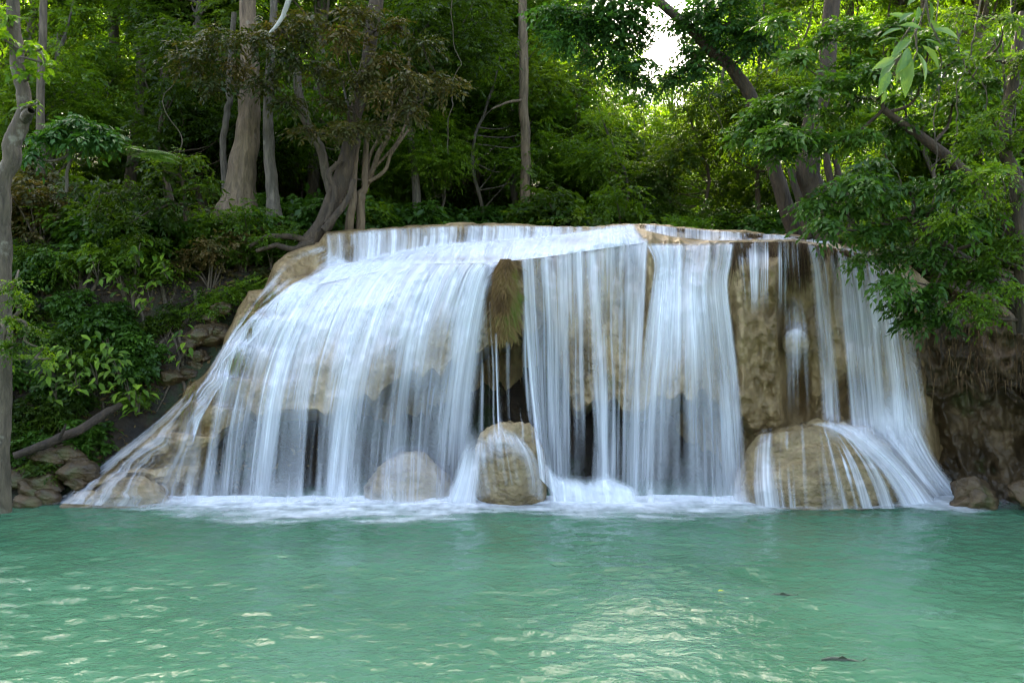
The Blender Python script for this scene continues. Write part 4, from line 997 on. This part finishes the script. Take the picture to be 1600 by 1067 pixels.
tree('stout_tree', 'stout brown fibrous trunk behind the right shrubs', [(1294, 420, 18.8, 30), (1290, 372, 18.8, 26), (1276, 320, 18.8, 21), (1262, 270, 18.8, 17), (1270, 200, 18.8, 15), (1290, 120, 18.8, 13), (1300, 20, 18.8, 11), (1306, -90, 18.8, 10)], BARK_DARK, seed=34, seg=24, ridges=8, rough=.25,
     extra=[[(1262, 372, 18.6, 7), (1250, 320, 18.6, 6), (1235, 262, 18.7, 5)], [(1310, 380, 18.5, 8), (1300, 300, 18.5, 6), (1290, 240, 18.5, 5)], [(1335, 385, 18.3, 7), (1325, 320, 18.4, 5), (1305, 250, 18.5, 4)]])
# overhanging trees of the right bank: layered sprays
def boughs(seed, pts, D0, dj, r0, r1):
    rg = np.random.default_rng(seed)
    return [(a, b, D0 + rg.uniform(-dj, dj), rg.uniform(r0, r1)) for a, b in pts]
tree('overhanging_tree', 'layered glossy tree at the right whose sprays reach over the falls from mid height', [(1640, 470, 15.8, 16), (1600, 380, 15.8, 14), (1540, 300, 15.8, 11), (1460, 230, 15.8, 8), (1380, 170, 15.8, 5)], BARK_DARK,
     clumps=boughs(1, [(1180, 190), (1225, 205), (1160, 215), (1215, 235), (1270, 215), (1205, 165), (1255, 150), (1310, 130), (1290, 175), (1345, 155), (1370, 110), (1330, 95), (1410, 150), (1400, 200), (1440, 120), (1355, 60), (1400, 40), (1450, 60), (1340, 210), (1490, 160), (1500, 90), (1320, 40), (1250, 90), (1280, 60)], 15.9, .7, .26, .46),
     mat=LF_GLOSS, seed=41, twigs=40, K=9, L=.155, flat=.42, droop=.35, bias=(-.5, -.35, 0), w=.2, level=.85 if False else None) if False else None
def bough_tree(name, label, trunk, bark, pts, D0, dj, r0, r1, seed, mat, twigs, K, L, **kw):
    return tree(name, label, trunk, bark, clumps=boughs(seed, pts, D0, dj, r0, r1), mat=mat, seed=seed, twigs=twigs, K=K, L=L, **kw)
bough_tree('overhanging_tree', 'glossy layered tree reaching left over the right end of the rim', [(1640, 470, 16.4, 16), (1600, 380, 16.4, 14), (1540, 300, 16.4, 11), (1460, 230, 16.2, 8), (1380, 170, 16, 5)], BARK_DARK,
     [(1180, 190), (1225, 205), (1160, 215), (1215, 235), (1270, 215), (1205, 165), (1255, 150), (1310, 130), (1290, 175), (1345, 155), (1370, 110), (1330, 95), (1410, 150), (1400, 200), (1440, 120), (1355, 60), (1400, 40), (1450, 60), (1340, 210), (1490, 160), (1500, 90), (1320, 40), (1250, 90), (1280, 60), (1220, 30), (1540, 130), (1560, 60)],
     16.0, .7, .24, .44, 41, LF_GLOSS, 36, 9, .165, flat=.42, droop=.35, bias=(-.5, -.35, 0))
bough_tree('overhanging_tree', 'pale-highlighted shrub hanging over the right lip of the falls', [(1650, 560, 15.2, 12), (1580, 470, 15.2, 10), (1500, 400, 15.2, 8), (1420, 340, 15.2, 5)], BARK_DARK,
     [(1270, 318), (1300, 300), (1340, 285), (1320, 330), (1290, 345), (1365, 260), (1380, 310), (1350, 360), (1400, 350), (1420, 290), (1445, 330), (1410, 390), (1380, 395), (1450, 390), (1400, 440), (1425, 470), (1460, 450), (1480, 400), (1500, 350), (1490, 280), (1530, 420), (1430, 500), (1470, 490), (1540, 340), (1340, 405)],
     15.0, .6, .22, .40, 42, LF_GLOSS, 32, 9, .15, flat=.45, droop=.45, bias=(-.5, -.4, -.1))
bough_tree('overhanging_tree', 'fine-leaved shady tree filling the right edge above the rock wall', [(1600, 520, 14.8, 11), (1592, 330, 14.8, 10), (1572, 220, 14.8, 9), (1580, 130, 14.8, 9), (1600, 20, 14.8, 8)], BARK_DARK,
     [(1500, 240), (1540, 270), (1580, 230), (1560, 320), (1520, 300), (1590, 300), (1550, 180), (1590, 150), (1530, 210), (1500, 430), (1550, 400), (1590, 380), (1560, 450), (1520, 470), (1590, 450), (1600, 90), (1570, 30), (1540, 90), (1480, 340), (1610, 200), (1500, 20), (1540, 490)],
     14.6, .5, .24, .42, 43, LF_MID, 34, 11, .10, flat=.5, droop=.35, bias=(-.3, -.3, 0))
# near branch with large leaves, upper right
def big_leaf_branch():
    rg = np.random.default_rng(3)
    root = empty('leafy_branch', P(1455, -70, 8), 'near hanging branch with large pointed leaves at the upper right', 'branch'); o = np.array(root.location)
    w = Geo(); stems = [[(1455, -70), (1448, 0), (1432, 45), (1415, 80)], [(1440, 20), (1425, 35), (1400, 80)], [(1446, -10), (1455, 40), (1470, 70)], [(1432, 45), (1432, 75), (1428, 95)]]
    lg = Geo(); B = []; Dv = []; Ls = []
    for s in stems:
        c = w.tube(np.array([P(a, b, 8) for a, b in s]) - o, [.012, .008, .004], seg=6, n=16, seed=1, wig=.04)
    spec = [(1428, 20, -150, 34), (1412, 45, -165, 40), (1440, 45, 170, 36), (1436, 10, -110, 30), (1450, 30, -60, 34), (1460, 45, -20, 42), (1425, 60, -140, 46), (1410, 82, -140, 44), (1400, 90, -155, 40), (1412, 88, -110, 46), (1425, 88, -95, 62), (1432, 80, -75, 52), (1440, 70, -50, 48), (1400, 95, -125, 50), (1392, 110, -115, 44),
            (1420, 75, -120, 56), (1445, 62, -15, 40), (1418, 30, 160, 30), (1452, 0, -80, 40), (1442, -8, -150, 36), (1384, 140, -105, 24), (1405, 60, -175, 34)]
    for a, b, ang, ln in spec:
        t = math.radians(ang); B.append(P(a, b, 8 + rg.uniform(-.12, .12))); Dv.append((math.cos(t), rg.uniform(-.5, .3), math.sin(t))); Ls.append(ln / FPX * 8)
    leaves(lg, np.array(B) - o, np.array(Dv), norm(np.array([(.2, -.7, .8)] * len(B)) + rg.normal(size=(len(B), 3)) * .45), np.array(Ls), .17, .1, .12, rg.random(len(B)) * .7 + .25, True)
    w.build('stem', BARK_BROWN, root); lg.build('foliage', LF_NEAR, root, 'tint')
big_leaf_branch()
# left bank: sapling canopy, fern, broad leaves, pale spray, log
tree('sapling', 'umbrella-shaped cool green sapling on the left bank', [(104, 300, 17.2, 2.5), (108, 240, 17.2, 2.5), (112, 205, 17.2, 2)], BARK_GREY, clumps=[(90, 205, 17, .3), (120, 190, 17, .32), (150, 200, 17, .3), (175, 212, 17, .25), (70, 215, 17, .22), (135, 215, 16.8, .3), (45, 240, 17, .25)], mat=LF_BLUE, seed=51, twigs=30, K=9, L=.16, flat=.3, droop=.4, w=.2)
tree('sapling', 'pale green feathery spray reaching out behind the pale trunk at the left edge', [(-60, 560, 12.6, 5), (-20, 520, 12.6, 4), (20, 500, 12.6, 3)], BARK_BROWN, clumps=[(15, 455, 12.5, .17), (35, 470, 12.5, .16), (12, 500, 12.5, .2), (45, 515, 12.5, .17), (30, 540, 12.5, .18), (65, 545, 12.5, .14), (80, 560, 12.5, .1), (5, 540, 12.5, .2), (25, 440, 12.5, .12)], mat=LF_MID, seed=52, twigs=16, K=12, L=.065, flat=.4, droop=.3, tw_len=.3, w=.24)
tree('sapling', 'young dark sapling in the undergrowth of the left bank', [(290, 345, 18.8, 3), (285, 280, 18.8, 2.5), (280, 240, 18.8, 2)], BARK_DARK, clumps=[(250, 265, 18.6, .4), (290, 250, 18.6, .45), (320, 290, 18.6, .4), (220, 300, 18.4, .45), (260, 320, 18.3, .5), (180, 300, 18, .45), (150, 330, 17.8, .4), (200, 350, 17.8, .45)], mat=LF_DARK, seed=53, twigs=34, K=10, L=.14)
def fern(px, py, D, n, Lf, az0, az1, label, mat, seed):
    rg = np.random.default_rng(seed); c = P(px, py, D); root = empty('fern', c, label, 'fern'); lg = Geo(); w = Geo()
    for q in range(n):
        az = math.radians(az0 + (az1 - az0) * (q + .5) / n) + rg.normal() * .1; ll = Lf * rg.uniform(.75, 1.1)
        t = np.linspace(0, 1, 26); h = np.array([math.cos(az), math.sin(az), 0])
        pts = h * (t * ll)[:, None] + np.array([0, 0, 1.]) * (.45 * ll * (t - t ** 2 * 1.05))[:, None]
        w.tube(pts[::5], [.006, .003], seg=4, n=12, rough=0)
        tg = norm(np.gradient(pts, axis=0)); sd = norm(np.cross(tg, [0, 0, 1.]))
        for s_ in (-1, 1):
            leaves(lg, pts[2:], sd[2:] * s_ + tg[2:] * .45 - [0, 0, .18], np.tile([0, 0, 1.], (24, 1)) + rg.normal(size=(24, 3)) * .15, ll * .26 * np.sin(np.linspace(.35, 3.0, 24)), .13, .05, .1, .5 + .5 * rg.random(24))
    w.build('stem', BARK_BROWN, root); lg.build('frond', mat, root, 'tint')
fern(200, 246, 17.6, 5, 1.0, -70, 40, 'bright green fern fronds catching light on the left bank', LF_NEAR, 1)
fern(30, 560, 16.4, 7, .7, -170, 10, 'dark fern at the foot of the left bank near the pale trunk', LF_MID, 2)
rg = np.random.default_rng(9)
for i, (a, b, D) in enumerate([(85, 610, 16.6), (120, 600, 16.7), (150, 585, 16.9), (185, 575, 17), (75, 580, 16.7), (170, 545, 17.2), (200, 610, 17), (215, 630, 17), (110, 560, 17), (235, 470, 17.8), (290, 545, 17.9), (150, 420, 17.6), (190, 450, 17.7), (215, 400, 18), (260, 420, 18.2)]):
    c = P(a, b, D); root = empty('broadleaf_plant', c, 'low plant with broad drooping light green leaves on the left bank', 'plant', 'broad-leaved plants on the left bank'); g = Geo(); n = 16
    az = rg.uniform(-3.4, .3, n); h = rg.uniform(-.12, .3, n)
    base = np.stack([np.cos(az) * .1, np.sin(az) * .1 - .05, h], -1)
    leaves(g, base + rg.normal(size=(n, 3)) * .1, np.stack([np.cos(az), np.sin(az) - .3, -.55 + rg.normal(size=n) * .3], -1), np.tile([0, -.5, 1.], (n, 1)) + rg.normal(size=(n, 3)) * .2, rg.uniform(.14, .27, n), .2, .08, .2, rg.random(n), True)
    g.build('foliage', LF_LIME if i % 3 else LF_MID, root, 'tint')
    w = Geo()
    for q in range(6): w.tube([(0, .08, -.2), base[q] * .6, base[q]], [.008, .004], seg=5, n=6)
    w.build('stem', BARK_BROWN, root)
g = Geo(); g.tube(np.array([P(22, 712, 15.9), P(80, 690, 16.1), P(130, 668, 16.3), P(165, 645, 16.6), P(188, 632, 16.9)]), [.065, .085, .082, .075, .06], seg=16, n=40, seed=3, wig=.06, rough=.22)
g.tube(np.array([P(92, 686, 16.0), P(100, 670, 15.9), P(103, 662, 15.85)]), [.035, .025, .015], seg=8, n=8)
tag(g.build('fallen_log', BARK_LOG), 'fallen brown log slanting down the left bank to the water', 'log')
# rocks
rg = np.random.default_rng(4)
for i in range(13):
    a, b = rg.uniform(10, 125), rg.uniform(690, 786); b = max(b, 785 - a * .9 if False else b); D = np.interp(b, [640, 785], [17.0, 15.9]); s = rg.uniform(.14, .34)
    tag(boulder('rock', P(a, b, D), (s * 1.3, s, s * .8), 20 + i, ROCK_DARK, (40, 52), .5, .1, 11), 'small dark brown rock among others at the foot of the left bank', 'rock', 'small rocks at the foot of the left bank')
for i in range(6):
    a, b = rg.uniform(1500, 1620), rg.uniform(760, 790); D = np.interp(b, [620, 785], [16.6, 15.7]) - (a - 1470) / 140 * .6; s = rg.uniform(.12, .34)
    tag(boulder('rock', P(a, b, D), (s * 1.2, s, s * .9), 50 + i, ROCK_DARK, (40, 52), .5, .1, 11), 'small dark wet rock at the foot of the right rock wall', 'rock', 'small rocks at the foot of the right rock wall')
rg = np.random.default_rng(66)
for i, (a, b0, b1, D) in enumerate([(1468, -20, 430, 15.6), (1492, 20, 380, 15.4), (1530, -20, 470, 15.2), (1552, 60, 500, 15), (1572, -20, 420, 15), (1585, 120, 480, 14.8), (1120, -20, 200, 20.5), (1395, 40, 340, 16.8), (705, -20, 240, 21.5), (268, 60, 330, 20)]):
    g = Geo(); pts = [P(a + rg.normal() * 9, b0 + (b1 - b0) * t, D) for t in np.linspace(0, 1, 6)]
    g.tube(np.array(pts), [.014, .01, .012, .008], seg=6, n=40, seed=i, wig=.35)
    o = g.build('hanging_vine', BARK_BROWN); tag(o, 'thin brown vine hanging among the foliage', 'vine', 'vines hanging among the trees')
rg = np.random.default_rng(12); n = 9000
y = rg.uniform(16.6, 25, n); x = rg.uniform(-14, -4, n); z = ground_z(x, y); m = (z > .15); x, y, z = x[m], y[m], z[m]
e = .05; gxz = (ground_z(x + e, y) - z) / e; gyz = (ground_z(x, y + e) - z) / e; nrm = norm(np.stack([-gxz, -gyz, np.ones_like(z)], -1))
g = Geo(); az = rg.random(len(x)) * 6.28; dd = np.stack([np.cos(az), np.sin(az), np.zeros_like(az)], -1); dd = norm(dd - nrm * (dd * nrm).sum(1)[:, None] + rg.normal(size=dd.shape) * .2)
leaves(g, np.stack([x, y, z], -1) + nrm * .03, dd, nrm + rg.normal(size=nrm.shape) * .35, rg.uniform(.07, .16, len(x)), .22, .1, .2, rg.random(len(x)))
tag(g.build('fallen_leaves', mat_leaf('dry_leaf', (.035, .02, .008), (.095, .055, .02), (.20, .13, .05), rough=.7, trans=.15), None, 'tint'), 'brown leaf litter covering the left bank', 'leaf litter', kind='stuff')
rg = np.random.default_rng(13)
for i in range(14):
    x0, y0 = rg.uniform(-11, -6.5), rg.uniform(18.2, 21); pts = []
    for t in range(6):
        pts.append((x0, y0, float(ground_z(x0, y0)) + .03)); x0 += rg.normal() * .18 + .05; y0 -= rg.uniform(.15, .4)
    g = Geo(); g.tube(np.array(pts), [.05, .035, .012], seg=7, n=30, seed=i, wig=.12)
    tag(g.build('tree_root', BARK_BROWN), 'exposed brown root running down the left bank', 'root', 'roots on the left bank')
# fish and a floating leaf
FISH = mat_rock('fish_skin', (.045, .06, .035), (.07, .08, .045), (.10, .105, .06), mossamt=.9, rough=.4)
def fish(px, py, L, ang, label):
    D = CAMZ * FPX / (py - 533); c = P(px, py, D); root = empty('fish', (c[0], c[1], .012), label, 'fish', 'fish in the pool')
    root.rotation_euler = (0, 0, math.radians(ang)); t = np.linspace(0, 1, 18)
    r = L * .095 * np.sin(np.clip(t, .01, .99) * math.pi) ** .55 * (1 - .55 * t)
    th = np.linspace(0, 2 * math.pi, 14, endpoint=False)
    V = np.stack([np.broadcast_to(((t - .5) * L)[:, None], (18, 14)), r[:, None] * np.cos(th) * .8 + (.04 * L * np.sin(t * 4))[:, None], r[:, None] * np.sin(th) * 1.1 - .012 + 0 * t[:, None]], -1)
    make_obj('body', V, grid_faces(18, 14, True), FISH, root)
    for nm, pts in (('tail_fin', [(.46, 0, 0), (.62, .02, .09), (.56, .02, 0), (.62, .02, -.08)]), ('dorsal_fin', [(-.1, 0, .06), (.02, 0, .13), (.14, 0, .06), (.02, 0, .05)])):
        p = np.array(pts) * L; q = np.concatenate([p + [0, .004, -.012], p + [0, -.004, -.012]])
        make_obj(nm, q, np.array([[0, 1, 2, 3], [7, 6, 5, 4], [0, 4, 5, 1], [1, 5, 6, 2], [2, 6, 7, 3], [3, 7, 4, 0]]), FISH, root, shade=False)
fish(1222, 930, .34, 8, 'slim dark fish near the surface farther out in the pool')
fish(1315, 1031, .36, -6, 'dark fish near the surface closest to the camera')
g = Geo(); D = CAMZ * FPX / (927 - 533); leaves(g, np.array([P(1122, 929, D)]) * [1, 1, 0] + [0, 0, .03], np.array([[1, .5, .05]]), np.array([[0, 0, 1.]]), .09, .25, .1, .1, np.array([.9]), True)
tag(g.build('floating_leaf', mat_leaf('yellow_leaf', (.3, .25, .03), (.45, .38, .05), (.5, .42, .06)), None, 'tint'), 'single yellow leaf floating on the pool', 'leaf')
